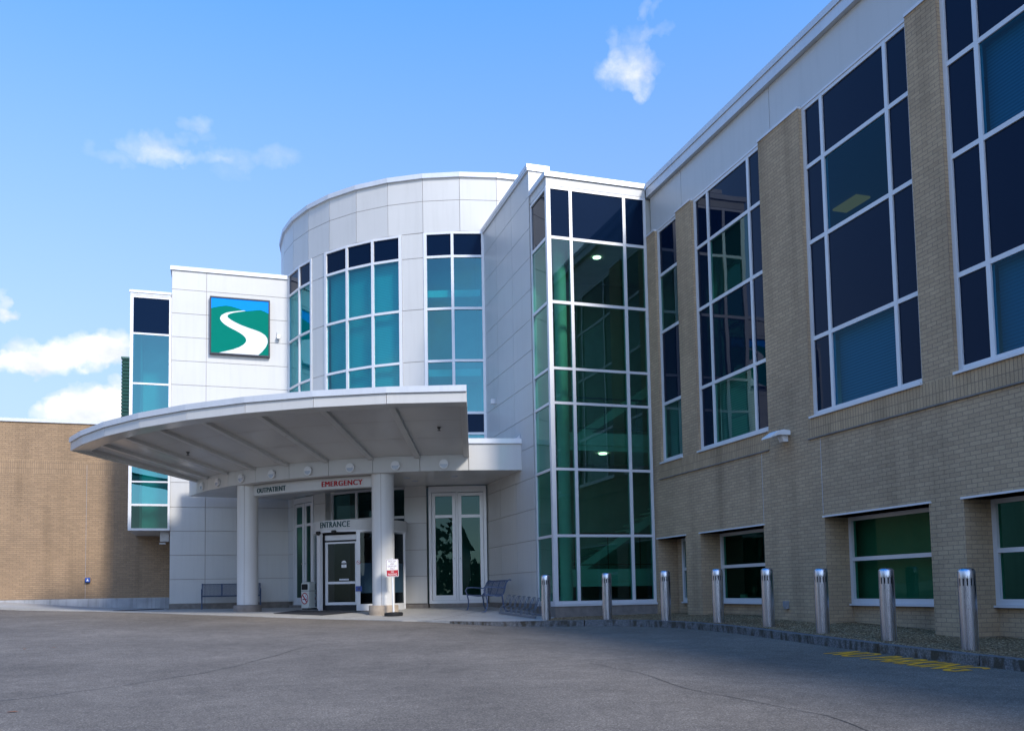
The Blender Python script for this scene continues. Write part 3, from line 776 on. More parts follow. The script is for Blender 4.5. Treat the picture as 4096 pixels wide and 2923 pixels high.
# ================================================================== SIGN BLOCK with its bay window
block = thing('sign_block', 'white panelled block at left carrying the square road emblem sign', 'building', (0, YS+.5, .8))
zs = [.977, 1.78, 2.58, 3.38, 4.18, 5.005, 5.83, 6.65, 7.475, 8.30, 9.115, 9.93, 10.74, 11.56, 12.21]
panel_wall('wall', PS, [-1.79, -.68, 2.06], zs, block, gap=.015)
mb = MB(); mb.box(-1.788, 2.6, YS+.024, 37, .3, 12.2); mb.build('wall_core', M['panel'], block)
mb = MB(); mb.box(-1.84, 2.0, YS-.05, 37, 12.213, 12.35); mb.build('roof_cap', M['cap'], block)
mb = MB(); mb.box(-1.80, 2.15, YS+.012, YS+.3, .3, .972); mb.build('stone_base', M['stone'], block)
BY = YS-.06
PBY = lambda u, v, d: (u, BY-d, v)
usB = [(-3.02, .10), (-1.825, .07)]; vsB = [(3.43, .07), (4.235, .07), (5.0, .05), (6.62, .05), (8.265, .06), (9.945, .06), (11.20, .08)]
mb = MB(); frames(mb, PBY, usB, vsB, -.1, 0); bw = mb.build('bay_window', M['frame'], block)
panes(PBY, usB, vsB, -.03, lambda i, j: 's' if j == 5 else ('d' if j == 0 else 'v'), bw, {'d': ('pane', M['glass_dark']), 'v': ('pane', M['glass_blue']), 's': ('spandrel', M['spandrel'])})
mb = MB(); mb.box(-3.08, -1.80, BY-.01, YB+.3, 11.245, 11.31); mb.box(-3.10, -1.795, BY-.04, YB+.3, 11.312, 11.40); mb.build('roof', M['cap'], bw)
mb = MB(); mb.box(-3.07, -1.80, BY+.1, YB-.01, 3.395, 3.41); mb.quad((-3.07,BY,3.4),(-3.07,YB,3.4),(-3.07,YB,11.3),(-3.07,BY,11.3)); mb.build('underside', M['soffit'], bw)
mb = MB(); mb.quad((-3.06,BY+1.3,3.4),(-1.8,BY+1.3,3.4),(-1.8,BY+1.3,11.3),(-3.06,BY+1.3,11.3)); mb.quad((-2.75,BY+.2,3.4),(-2.75,BY+1.3,3.4),(-2.75,BY+1.3,11.3),(-2.75,BY+.2,11.3)); mb.build('room', M['room'], bw)

# ================================================================== LEFT BRICK ANNEX
annex = thing('brick_annex', 'low sunlit tan brick annex at the left edge on a concrete footing', 'building', (-6, YB, 1))
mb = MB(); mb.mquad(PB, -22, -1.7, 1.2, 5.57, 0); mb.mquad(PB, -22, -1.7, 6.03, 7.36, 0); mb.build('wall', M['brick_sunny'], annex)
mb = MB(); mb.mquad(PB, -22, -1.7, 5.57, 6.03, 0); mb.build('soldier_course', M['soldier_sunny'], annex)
mb = MB(); mb.mbox(PB, -22, -1.7, 7.362, 7.48, -.4, .05); mb.build('coping', M['cap'], annex)
mb = MB(); mb.mbox(PB, -22, -1.75, .2, 1.195, -.2, .012); mb.build('footing', M['concrete'], annex)
mb = MB(); mb.mbox(PB, -4.71, -4.695, 1.2, 5.9, -.01, .003); mb.build('movement_joint', M['joint'], annex)
mb = MB(); mb.quad((-22,YB,7.37),(-1.7,YB,7.37),(-1.7,50,7.37),(-22,50,7.37)); mb.quad((-22,YB,.2),(-22,50,.2),(-22,50,7.37),(-22,YB,7.37)); mb.build('roof', M['cap'], annex)
# green louvred plant screen on the annex roof
ls = thing('louvre_screen', 'dark green ribbed louvre screen on the roof behind the bay window', 'screen', (-3, 40, 7.4))
mb = MB()
z = 7.5
while z < 11.2:
    mb.hexa([(-4.22,40,z),(-.5,40,z),(-.5,40.2,z+.05),(-4.22,40.2,z+.05),(-4.22,39.94,z+.10),(-.5,39.94,z+.10),(-.5,40.2,z+.135),(-4.22,40.2,z+.135)]); z += .146
mb.build('slat', M['louvre'], ls)
mb = MB(); mb.box(-4.2, -.5, 40.06, 40.18, 7.5, 11.22); mb.build('backing', M['louvre'], ls)
mb = MB(); mb.box(-4.24, -.5, 39.93, 40.25, 11.22, 11.29); mb.box(-4.1, -4.0, 40.2, 40.3, 7.4, 11.2); mb.box(-1, -.9, 40.2, 40.3, 7.4, 11.2); mb.build('frame', M['louvre'], ls)

# ================================================================== CANOPY
can = thing('entrance_canopy', 'sweeping white curved canopy tilted up over the hospital entrance', 'canopy', (3, 22, 4.8))
CA = [-71.95, -66.3, -59.45, -52.2, -44.85, -37.5, -30.1, -22.9, -15.35]
CO = PDr(13.95)
mb = MB()
for a, b in zip(CA, CA[1:]): mb.mbox(CO, a+.025, b-.025, 5.52, 5.757, -.06, 0); mb.mbox(CO, a, b, 5.54, 5.74, -.12, -.062, 1)
def side(a, s):
    o0, o1, i0 = PDr(13.94), PDr(13.94), PDr(10.36)
    aa, bb = (a, a+s*.22)
    mb.hexa([i0(aa,4.80,0),o0(aa,5.52,0),o0(bb,5.52,0),i0(bb,4.80,0),i0(aa,5.12,0),o0(aa,5.755,0),o0(bb,5.755,0),i0(bb,5.12,0)])
side(CA[0], 1); side(CA[-1], -1)
mb.build('fascia', [M['panel'], M['joint']], can)
mb = MB()
for a, b in zip(CA, CA[1:]): mb.mbox(CO, a, b, 5.76, 5.905, -.3, .045)
mb.build('edge_cap', M['cap'], can)
mb = MB(); fi = PDr(13.44); ri = PDr(10.32)
for a, b in zip(CA, CA[1:]):
    mb.quad(CO(a,5.521,-.03), CO(b,5.521,-.03), fi(b,5.521,0), fi(a,5.521,0)); mb.quad(fi(a,5.521,0), fi(b,5.521,0), fi(b,5.62,0), fi(a,5.62,0))
    mb.quad(fi(a,5.62,0), fi(b,5.62,0), ri(b,4.87,0), ri(a,4.87,0))
mb.build('soffit', M['soffit'], can)
for rs in (11.45, 12.5):
    mb = MB(); q0, q1 = PDr(rs), PDr(rs+.012)
    zz = lambda r: 4.87+(r-10.32)/3.12*.75-.002
    for a, b in zip(CA, CA[1:]): mb.quad(q0(a,zz(rs),0), q0(b,zz(rs),0), q1(b,zz(rs+.012),0), q1(a,zz(rs+.012),0))
    mb.build('soffit_seam', M['joint'], can)
mb = MB()
for a, b in zip(CA, CA[1:]): mb.quad(CO(a,5.86,-.1), CO(b,5.86,-.1), ri(b,5.14,0), ri(a,5.14,0))
mb.build('roof_sheet', M['cap'], can)
for k, a in enumerate(CA):
    mb = MB(); w = .075
    aa = a + (.35 if k == 0 else (-.3 if k == len(CA)-1 else 0))
    t = R(aa); tx, ty = cos(t), sin(t)
    def rp(r, z, s): x, y, _ = PDr(r)(aa, 0, 0); return (x+tx*w*s, y+ty*w*s, z)
    r0, r1 = 10.34, 13.45
    z0, z1 = 4.795, 5.527
    mb.hexa([rp(r0,z0,-1),rp(r1,z1,-1),rp(r1,z1,1),rp(r0,z0,1),rp(r0,z0+.12,-1),rp(r1,z1+.12,-1),rp(r1,z1+.12,1),rp(r0,z0+.12,1)])
    mb.build('rib', M['rib'], can)
# sprinkler heads hanging from the soffit
def soffit_z(r): return 4.87+(r-10.32)/(13.44-10.32)*(5.62-4.87)
SPR = [(11.88, -56.81, None, 'left'), (12.18, -37.67, None, 'mid'), (12.07, -18.72, None, 'right')]
for r, a, zz, _ in SPR:
    x, y, _z = PDr(r)(a, 0, 0); z = soffit_z(r)
    lab = {'left': 'small dark sprinkler head under the left half of the canopy', 'mid': 'small dark sprinkler head under the middle of the canopy', 'right': 'small dark sprinkler head under the right end of the canopy'}[_]
    mb = MB(); mb.lathe((x, y), [(.05, z-.002), (.05, z-.015), (.014, z-.03), (.014, z-.07), (.045, z-.075), (.045, z-.083)], 14)
    tag(mb.build('sprinkler_head', M['black']), lab, 'sprinkler', 'sprinkler heads under the canopy')
# round bulkhead lights on the ring beam
proto = None
LP = [-68.9, -62.6, -55.4, -48.1, -40.85, -33.5, -26.3, -19.0]
LN = ['leftmost round half-shaded wall light on the ring beam, beside the canopy end', 'second round wall light from the left end of the ring beam', 'round wall light on the ring beam just left of the OUTPATIENT column top', 'round wall light on the ring beam above the word OUTPATIENT', 'round wall light on the ring beam between OUTPATIENT and EMERGENCY', 'round wall light on the ring beam above the word EMERGENCY', 'round wall light on the ring beam just right of the right column', 'rightmost round wall light on the ring beam above the glass doors']
for a, lab in zip(LP, LN):
    x, y, z = RB(a, 4.62, .0)
    if proto is None:
        proto = thing('wall_light', lab, 'wall light', (x, y, z), 'round lights along the ring beam', local=True, rotz=R(a))
        def disc(r0, r1, d0, d1, half=None, n=28):
            mb = MB(); k = n if half is None else n//2
            for i in range(k):
                t0, t1 = 2*PI*i/n, 2*PI*(i+1)/n
                for (ra, da, rb2, db) in ((r0, d0, r0, d1), (r0, d1, r1, d1)):
                    mb.quad((ra*cos(t0),-da,ra*sin(t0)),(ra*cos(t1),-da,ra*sin(t1)),(rb2*cos(t1),-db,rb2*sin(t1)),(rb2*cos(t0),-db,rb2*sin(t0)))
            return mb
        disc(.125, .10, -.002, .05).build('rim', M['frame'], proto)
        mb = disc(.10, .0, .03, .042); mb.build('lens', M['lens'], proto)
        mb = disc(.101, .0, .04, .062, half=1)
        mb.poly([(.101,-.062,0),(-.101,-.062,0),(-.101,-.04,0),(.101,-.04,0)]); mb.build('hood', M['frame'], proto)
        o = proto
    else:
        o = copy_tree(proto); o.location = (x, y, z); o.rotation_euler.z = R(a); o['label'] = lab
# columns
for (x, y), zb, lab in (((.598, 27.48), .735, 'round white column with grey stone plinth in front of the left bench'), ((4.077, 24.22), .60, 'round white column with sunlit tan plinth behind the no parking sign')):
    c = thing('column', lab, 'column', (x, y, zb), 'columns carrying the canopy')
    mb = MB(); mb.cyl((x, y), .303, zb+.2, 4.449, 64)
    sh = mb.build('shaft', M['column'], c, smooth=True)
    mb = MB()
    for an in (R(250), R(70)): mb.box(x+.3035*cos(an)-.004, x+.3035*cos(an)+.004, y+.3035*sin(an)-.006, y+.3035*sin(an)+.006, zb+.21, 4.445)
    mb.build('seam', M['joint'], sh)
    ztop = {0: .925, 1: .88}[int(x > 2)]
    mb = MB(); mb.lathe((x, y), [(.40, zb-.15), (.40, ztop-.025), (.385, ztop)], 48); mb.build('plinth', M['plinth'] if x > 2 else M['stone'], c, smooth=True)
# curved sign band with lettering
band = thing('sign_band', 'curved white lettered band between the columns reading OUTPATIENT and EMERGENCY', 'sign', (2, 26, 4.1))
BR = PDr(9.92)
mb = MB()
a0, a1 = -56.2, -30.9
for i in range(16): mb.mbox(BR, a0+(a1-a0)*i/16, a0+(a1-a0)*(i+1)/16, 4.125, 4.435, -.25, 0)
mb.build('fascia', M['panel'], band)
def on_arc(P, a, r, z0, d): return lambda u, v, w: P(a+u/r*57.2958, z0+v, d+w)
mb = MB(); put_text(mb, 'OUTPATIENT', on_arc(BR, -54.15, 9.92, 4.19, .003), 1.19, .145, .036, .1, .014); mb.build('outpatient_lettering', M['teal_letter'], band)
mb = MB(); put_text(mb, 'EMERGENCY', on_arc(BR, -39.85, 9.92, 4.20, .003), 1.27, .145, .036, .1, .014); mb.build('emergency_lettering', M['red_letter'], band)

# ================================================================== REVOLVING DOOR
RC = (3.895, 27.195); RR = 1.4
def PR_(r):
    def P(u, v, d): a = R(u); return (RC[0]+(r+d)*sin(a), RC[1]-(r+d)*cos(a), v)
    return P
PR = PR_(RR)
zf = .735
rev = thing('revolving_door', 'round white automatic entrance door drum with glass leaves reading ENTRANCE', 'door', (*RC, zf))
def arc(mb, P, a0, a1, z0, z1, d0, d1, n, m=0):
    for i in range(n): mb.mbox(P, a0+(a1-a0)*i/n, a0+(a1-a0)*(i+1)/n, z0, z1, d0, d1, m)
mb = MB(); arc(mb, PR, -150, 66, 3.05, 3.345, -.12, .03, 48); mb.poly([PR(a, 3.34, 0) for a in range(-180, 180, 8)]); hd = mb.build('header', M['panel'], rev, smooth=True)
mb = MB(); arc(mb, PR, -150, 66, 3.0, 3.048, -.10, .012, 48); mb.build('header_trim', M['frame'], hd)
mb = MB(); mb.poly([PR(a, 3.02, -.02) for a in range(-180, 180, 8)]); mb.build('header_ceiling', M['room_dark'], hd)
mb = MB(); put_text(mb, 'ENTRANCE', on_arc(PR, -62.5, 1.43, 3.135, .033), 1.045, .17, .032, .1, .010); mb.build('entrance_lettering', M['teal_letter'], hd)
for a in (-64.8, -13.6):      # jambs each side of the opening
    mb = MB(); s = -1 if a < -40 else 1
    arc(mb, PR, min(a, a+s*4.6), max(a, a+s*4.6), zf-.02, 3.0, -.07, .02, 2); mb.build('post', M['frame'], rev)
mb = MB(); arc(mb, PR, -71.5, -69.6, zf+.05, 2.95, -.02, .035, 1); mb.build('channel', M['frame'], rev)
us = [(-8.4, 1.2), (22, 2.0), (57, 2.4)]; vs = [(zf+.09, .18), (2.975, .05)]
mb = MB(); frames(mb, PR, [(-8.9, 1.4), (58, 3)], [(2.98, .04)], -.05, .012)
arc(mb, PR, -9, 60, zf-.02, zf+.17, -.05, .012, 14); mb.box(*(PR(58,0,0)[0]-.03, PR(58,0,0)[0]+.03), PR(58,0,0)[1]-.03, PR(58,0,0)[1]+.03, zf, 3.0)
arc(mb, PR, 24, 25.5, zf+.17, 3.0, -.05, .01, 1); cf = mb.build('curved_frame', M['frame'], rev)
mb = MB(); arc_n = 14
for i in range(arc_n):
    a, b = -9+67*i/arc_n, -9+67*(i+1)/arc_n; mb.mquad(PR, a, b, zf+.17, 2.96, -.02)
mb.build('pane', M['glass_clear'], cf)
mb = MB()
for i in range(arc_n):
    a, b = -9+67*i/arc_n, -9+67*(i+1)/arc_n; mb.mquad(PR, a, b, 1.22, 2.08, -.03)
mb.build('frosted_film', M['frost'], cf)
mb = MB()
for i in range(arc_n):
    a, b = -71-62*i/arc_n, -71-62*(i+1)/arc_n; mb.mquad(PR, a, b, zf+.1, 2.96, -.02)
mb.build('pane', M['glass_clear'], cf)
# the leaf standing in the opening, a little inside the drum
p0 = Vector(PR_(1.22)(-66, 0, 0)); p1 = Vector(PR_(1.22)(-12.5, 0, 0)); dv = (p1-p0); W_ = dv.length; dv.normalize(); nv = Vector((dv.y, -dv.x, 0))
def PLf(u, v, d): q = p0+dv*u+nv*d; return (q.x, q.y, v)
mb = MB(); frames(mb, PLf, [(.05, .09), (W_-.04, .07)], [(zf+.19, .08), (1.53, .07), (2.70, .05)], -.025, .025)
leaf = mb.build('door_leaf', M['frame'], rev)
mb = MB(); mb.mquad(PLf, .09, W_-.08, zf+.22, 2.68, 0); mb.build('pane', M['glass_clear'], leaf)
mb = MB(); mb.mbox(PLf, 0, W_, zf+.0, zf+.145, -.02, .02); mb.mbox(PLf, 0, W_, 2.73, 2.76, -.03, .03); mb.mbox(PLf, -.07, -.004, zf, 3., -.03, .03); mb.mbox(PLf, W_+.004, W_+.05, zf, 3., -.03, .03); mb.build('weather_seal', M['black'], leaf)
mb = MB(); mb.mbox(PLf, 0, W_, 2.78, 2.93, -.1, .02); mb.build('operator_box', M['frame'], leaf)
# stickers on the leaf
mb = MB(); cx_, cz_ = W_*.58, 2.07
mb.poly([PLf(cx_+.085*cos(t), cz_+.085*sin(t)+.02, .006) for t in [PI*i/10 for i in range(11)]]+[PLf(cx_-.085, cz_-.10, .006), PLf(cx_+.085, cz_-.10, .006)], 0)
mb.mquad(PLf, cx_-.082, cx_+.082, cz_-.015, cz_+.035, .009, 1)
fnc = lambda x0, z0: (lambda u, v, w: PLf(x0+u, z0+v, .012))
put_text(mb, 'CAUTION', fnc(cx_-.06, cz_), .12, .022, .0, m=2); put_text(mb, 'AUTOMATIC', fnc(cx_-.05, cz_+.05), .10, .014, .0, m=1); put_text(mb, 'DOOR', fnc(cx_-.03, cz_-.045), .06, .018, .0, m=1); put_text(mb, 'STAND BACK', fnc(cx_-.055, cz_-.08), .11, .014, .0, m=1)
mb.mquad(PLf, cx_-.16, cx_+.16, 1.60, 1.645, .006, 0); put_text(mb, 'AUTOMATIC DOOR', fnc(cx_-.13, 1.612), .26, .022, .0, m=3)
mb.build('warning_sticker', [M['white'], M['black'], M['white'], M['box_blue']], leaf)
for a in (-66.2, -40.2):
    x, y, z = PR(a, 2.99, .05); mb = MB(); mb.lathe((x, y), [(.02, 2.93), (.055, 2.955), (.075, 2.985), (.075, 3.03), (.05, 3.045)], 16); mb.build('motion_sensor', M['black'], hd, smooth=True)
mb = MB(); mb.mbox(PR, -14.3, -7.2, 1.27, 1.42, .022, .06); pb = mb.build('push_button', M['box_blue'], rev)
mb = MB(); mb.mbox(PR, -12.2, -9.3, 1.315, 1.375, .0605, .066); mb.build('button_plate', M['navy'], pb)
def no_smoking(fn, r, parent, n=32):
    """ring, bar, cigarette and smoke; fn(u, v, layer) places a point"""
    mb = MB()
    mb.poly([fn(r*cos(2*PI*i/n), r*sin(2*PI*i/n), 1) for i in range(n)], 0)
    for i in range(n):
        t0, t1 = 2*PI*i/n, 2*PI*(i+1)/n
        mb.quad(fn(r*cos(t0), r*sin(t0), 3), fn(r*cos(t1), r*sin(t1), 3), fn(.82*r*cos(t1), .82*r*sin(t1), 3), fn(.82*r*cos(t0), .82*r*sin(t0), 3), 1)
    b = .09*r; k = .85*r*.7071
    mb.quad(fn(-k-b, k-b, 4), fn(-k+b, k+b, 4), fn(k+b, -k+b, 4), fn(k-b, -k-b, 4), 1)
    mb.quad(fn(-.62*r, -.22*r, 2), fn(.62*r, -.22*r, 2), fn(.62*r, -.04*r, 2), fn(-.62*r, -.04*r, 2), 2)
    sm = [(.55, .02), (.58, .2), (.38, .28), (.24, .42), (.3, .58), (.45, .66)]
    for (xa, ya), (xb, yb) in zip(sm, sm[1:]):
        mb.quad(fn(xa*r-.045*r, ya*r, 2), fn(xa*r+.045*r, ya*r, 2), fn(xb*r+.045*r, yb*r, 2), fn(xb*r-.045*r, yb*r, 2), 2)
    return mb.build('no_smoking_sign', [M['white'], M['red'], M['navy']], parent, recalc=False)
no_smoking(lambda u, v, l: PR(-11+u/1.42*57.3, 2.10+v, .021+l*.0015), .055, rev)

# ================================================================== LOGO SIGN
logo = thing('emblem_sign', 'square framed sign with white road winding between green hills under blue sky', 'sign', (.415, 31.3, 9.39))
LX0, LX1, LZ0, LZ1, LY = -.572, 1.402, 9.388, 11.377, 31.30
mb = MB(); f_ = .045
mb.box(LX0, LX1, LY, YS-.004, LZ0, LZ0+f_); mb.box(LX0, LX1, LY, YS-.004, LZ1-f_, LZ1); mb.box(LX0, LX0+f_, LY+.001, YS-.004, LZ0+f_, LZ1-f_); mb.box(LX1-f_, LX1, LY+.001, YS-.004, LZ0+f_, LZ1-f_)
mb.build('frame', M['logo_frame'], logo)
TL, TR, BRc, BLc = (103, 178), (1412, 280), (1407, 1505), (93, 1425)
def logo_pt(px, py, d):
    u, v = .5, .5
    for _ in range(12):
        f0 = [(1-u)*(1-v)*TL[k]+u*(1-v)*TR[k]+u*v*BRc[k]+(1-u)*v*BLc[k] for k in (0, 1)]
        u += (px-f0[0])/1310; v += (py-f0[1]-(px-f0[0])*.07)/1236
    u = min(max(u, .022), .978); v = min(max(v, .022), .978)
    return (LX0+u*(LX1-LX0), LY+.022-d, LZ1-v*(LZ1-LZ0))
HILL = [(110,442),(200,422),(300,405),(380,394),(460,388),(540,400),(620,420),(750,462),(830,494),(866,506),(1000,500),(1100,491),(1200,483),(1300,520),(1410,570)]
mb = MB(); mb.poly([logo_pt(105,180,0), logo_pt(1410,282,0), logo_pt(1410,1500,0), logo_pt(95,1420,0)]); mb.build('sky_field', M['logo_blue'], logo)
mb = MB()
for (a, b) in zip(HILL, HILL[1:]):
    ba = (a[0], 1430+(a[0]-100)*.06); bb = (b[0], 1430+(b[0]-100)*.06)
    mb.quad(logo_pt(*a, .003), logo_pt(*b, .003), logo_pt(*bb, .003), logo_pt(*ba, .003))
mb.build('hill_field', M['logo_green'], logo, recalc=False)
LE = [(868,503),(830,496),(700,505),(600,516),(500,530),(420,555),(355,595),(322,640),(320,672),(345,725),(400,780),(480,835),(560,880),(650,925),(740,975),(820,1030),(870,1085),(893,1135),(880,1180),(830,1230),(740,1285),(600,1335),(450,1370),(295,1405)]
RE = [(869,507),(800,515),(700,528),(600,545),(520,570),(482,598),(475,625),(500,655),(560,700),(640,745),(720,785),(800,820),(950,875),(1100,925),(1220,975),(1300,1030),(1345,1090),(1362,1160),(1350,1220),(1310,1300),(1230,1390),(1150,1460)]
def resamp(pts, n):
    d = [0]
    for a, b in zip(pts, pts[1:]): d.append(d[-1]+math.hypot(b[0]-a[0], b[1]-a[1]))
    out = []
    for i in range(n):
        t = d[-1]*i/(n-1); k = max(j for j in range(len(d)) if d[j] <= t+1e-9); k = min(k, len(pts)-2)
        f = (t-d[k])/(d[k+1]-d[k]); out.append((pts[k][0]+(pts[k+1][0]-pts[k][0])*f, pts[k][1]+(pts[k+1][1]-pts[k][1])*f))
    return out
mb = MB(); l_, r_ = resamp(LE, 48), resamp(RE, 48)
for i in range(47): mb.quad(logo_pt(*l_[i], .006), logo_pt(*l_[i+1], .006), logo_pt(*r_[i+1], .006), logo_pt(*r_[i], .006))
mb.build('road_stripe', M['logo_white'], logo, recalc=False)

# ================================================================== SMALL FIXTURES
def bx(name, mat, parent, x0, x1, y0, y1, z0, z1, bevel=.006):
    mb = MB(); mb.box(x0, x1, y0, y1, z0, z1); return mb.build(name, mat, parent, bevel=bevel)
cam1 = thing('security_camera', 'small pale camera on the white wall beside the emblem sign', 'camera', (1.69, YS, 10.15), 'wall cameras')
bx('mount', M['grey'], cam1, 1.64, 1.74, YS-.05, YS-.002, 10.2, 10.32); bx('housing', M['frame'], cam1, 1.635, 1.745, YS-.17, YS-.051, 10.05, 10.19, .015)
cam2 = thing('security_camera', 'small pale camera on the shaded white side wall above the porch', 'camera', (XV, 24.94, 6.8), 'wall cameras')
bx('mount', M['grey'], cam2, XV-.05, XV-.002, 24.9, 24.98, 6.74, 6.88); bx('housing', M['frame'], cam2, XV-.16, XV-.051, 24.88, 25.0, 6.72, 6.86, .015)
sl = thing('soffit_light', 'grey box light fixed under the bay window corner', 'wall light', (-1.98, 32.3, 3.3))
bx('body', M['grey'], sl, -2.12, -1.84, 31.9, 32.1, 3.06, 3.39); bx('bracket', M['grey'], sl, -2.14, -1.95, 31.85, 32.05, 2.97, 3.02)
btn = thing('call_button', 'blue door call button box on the sunlit brick annex', 'button', (-4.61, YB, 1.85))
bx('housing', M['box_blue'], btn, -4.70, -4.54, YB-.10, YB-.002, 1.775, 1.93, .012)
mb = MB(); mb.cyl((0,0), .022, 0, .001, 12)
mb = MB()
for dx, dz, r in ((0, .03, .012), (0, -.005, .02)): mb.poly([(-4.62+dx+r*cos(2*PI*i/10), YB-.1035, 1.855+dz+r*sin(2*PI*i/10)) for i in range(10)])
mb.poly([(-4.66,YB-.103,1.815),(-4.58,YB-.103,1.815),(-4.60,YB-.103,1.85),(-4.64,YB-.103,1.85)])
mb.build('wheelchair_symbol', M['white'], btn)
M['dgrey'] = plain('dull_grey_metal', (.24, .25, .27), .5)
eb = thing('electrical_box', 'small grey weatherproof outlet box low on the brick pier', 'outlet box', (XW, 14.85, .83))
bx('housing', M['dgrey'], eb, XW-.07, XW-.002, 14.80, 14.90, .76, .91, .01); bx('cover', M['dgrey'], eb, XW-.085, XW-.071, 14.805, 14.895, .80, .905, .004)
fl = thing('flood_light', 'pale wedge shaped area light on the wide brick pier', 'flood light', (XW, 14.72, 4.1))
mb = MB()
def prism(pts, y0, y1): 
    n = len(pts); k = len(mb.v)
    for y in (y0, y1): mb.v += [(x, y, z) for x, z in pts]
    for i in range(n): j = (i+1) % n; mb.f.append((k+i, k+j, k+n+j, k+n+i)); mb.m.append(0)
    mb.f.append(tuple(k+i for i in range(n))); mb.f.append(tuple(k+n+i for i in reversed(range(n)))); mb.m += [0, 0]
X = XW
prism([(X-.005,4.19),(X-.15,4.205),(X-.27,4.18),(X-.46,4.06),(X-.46,4.03),(X-.25,4.10),(X-.005,4.10)], 14.54, 14.84); mb.build('housing', M['white'], fl, bevel=.01)
mb = MB(); prism([(X-.003,4.096),(X-.16,4.096),(X-.11,3.985),(X-.003,3.985)], 14.62, 14.76); mb.build('bracket', M['white'], fl, bevel=.008)
mb = MB(); prism([(X-.22,4.098),(X-.25,4.094),(X-.42,4.038),(X-.38,4.06)], 14.58, 14.80); mb.build('lens', M['lens'], fl)
mb = MB(); mb.cyl((X-.15, 14.69), .016, 4.2, 4.228, 10); mb.build('photocell', M['black'], fl)
sw = thing('roof_scupper', 'little white angled flashing on the porch roof by the side wall', 'flashing', (7.5, 23, 5.3))
mb = MB(); mb.hexa([(7.578,22.72,5.31),(7.578,23.4,5.31),(7.44,23.4,5.31),(7.44,22.72,5.31),(7.578,22.72,5.42),(7.578,23.3,5.34),(7.56,23.3,5.34),(7.56,22.72,5.42)]); mb.build('flashing', M['cap'], sw)

# mats
def flat_mat(pts, label, h=.012):
    mb = MB(); n = len(pts); k = 0
    zz = [G(x, y)+.004 for x, y in pts]
    mb.v = [(x, y, z) for (x, y), z in zip(pts, zz)]+[(x, y, z+h) for (x, y), z in zip(pts, zz)]
    mb.f = [tuple(range(n-1, -1, -1)), tuple(range(n, 2*n))]+[(i, (i+1) % n, n+(i+1) % n, n+i) for i in range(n)]; mb.m = [0]*len(mb.f)
    return tag(mb.build('door_mat', M['mat']), label, 'mat', 'entrance mats')
flat_mat([(1.25,25.65),(2.45,24.40),(3.65,25.55),(2.0,27.2)], 'dark floor mat spread before the revolving door')
flat_mat([(-3.25,29.3),(-3.0,29.2),(-1.95,31.7),(-2.3,32.0)], 'thin dark mat strip lying by the annex footing')

# bollards
BOL = [(2184.5,7.075,19.536),(0,8.15,18.476),(0,8.825,16.962),(0,9.195,15.481),(0,9.30,13.937),(0,9.235,12.323),(0,9.165,10.725),(0,9.14,9.222)]
BLN = ['stainless bollard before the glass tower corner and bike rack', 'stainless bollard in front of the middle of the glass stair tower', 'stainless bollard before the narrow brick recess beside the tower', 'stainless bollard left of the second lower window, fourth from the far end', 'stainless bollard at the right edge of the second lower window', 'stainless bollard before the brick pier, left of the green blind window', 'stainless bollard in front of the green blind window', 'nearest and largest stainless bollard at the right end of the row']
bo = thing('bollard', BLN[0], 'bollard', (0, 0, 0), 'stainless steel bollards along the kerb', local=True)
NB = 40; rB = .108
mb = MB(); mb.lathe((0, 0), [(rB, -.15), (rB, .825)], NB); mb.build('post', M['steel'], bo, smooth=True)
mb = MB()
segs = 14
for k in range(segs):        # slotted louvre ring
    a0 = 2*PI*k/segs; a1 = a0+2*PI/segs*.60
    for q in range(3):
        b0 = a0+(a1-a0)*q/3; b1 = a0+(a1-a0)*(q+1)/3
        mb.hexa([((rB-t)*cos(b), (rB-t)*sin(b), z) if True else 0 for z in (.826, .916) for b, t in ((b0, .0), (b1, .0), (b1, .008), (b0, .008))])
mb.build('slotted_ring', M['steel'], bo, smooth=True)
mb = MB(); mb.cyl((0, 0), rB-.012, .80, .93, NB); mb.build('lamp_core', M['black'], bo, smooth=True)
mb = MB(); mb.lathe((0, 0), [(rB, .917), (rB, 1.005), (rB-.006, 1.025), (rB-.022, 1.042), (rB-.05, 1.05), (.002, 1.053)], NB); mb.build('cap', M['steel'], bo, smooth=True)
for k, ((_, x, y), lab) in enumerate(zip(BOL, BLN)):
    o = bo if k == 0 else copy_tree(bo)
    o.location = (x, y, G(x, y)-.005); o['label'] = lab; o.rotation_euler.z = k*.7+.1
    fo_ = None
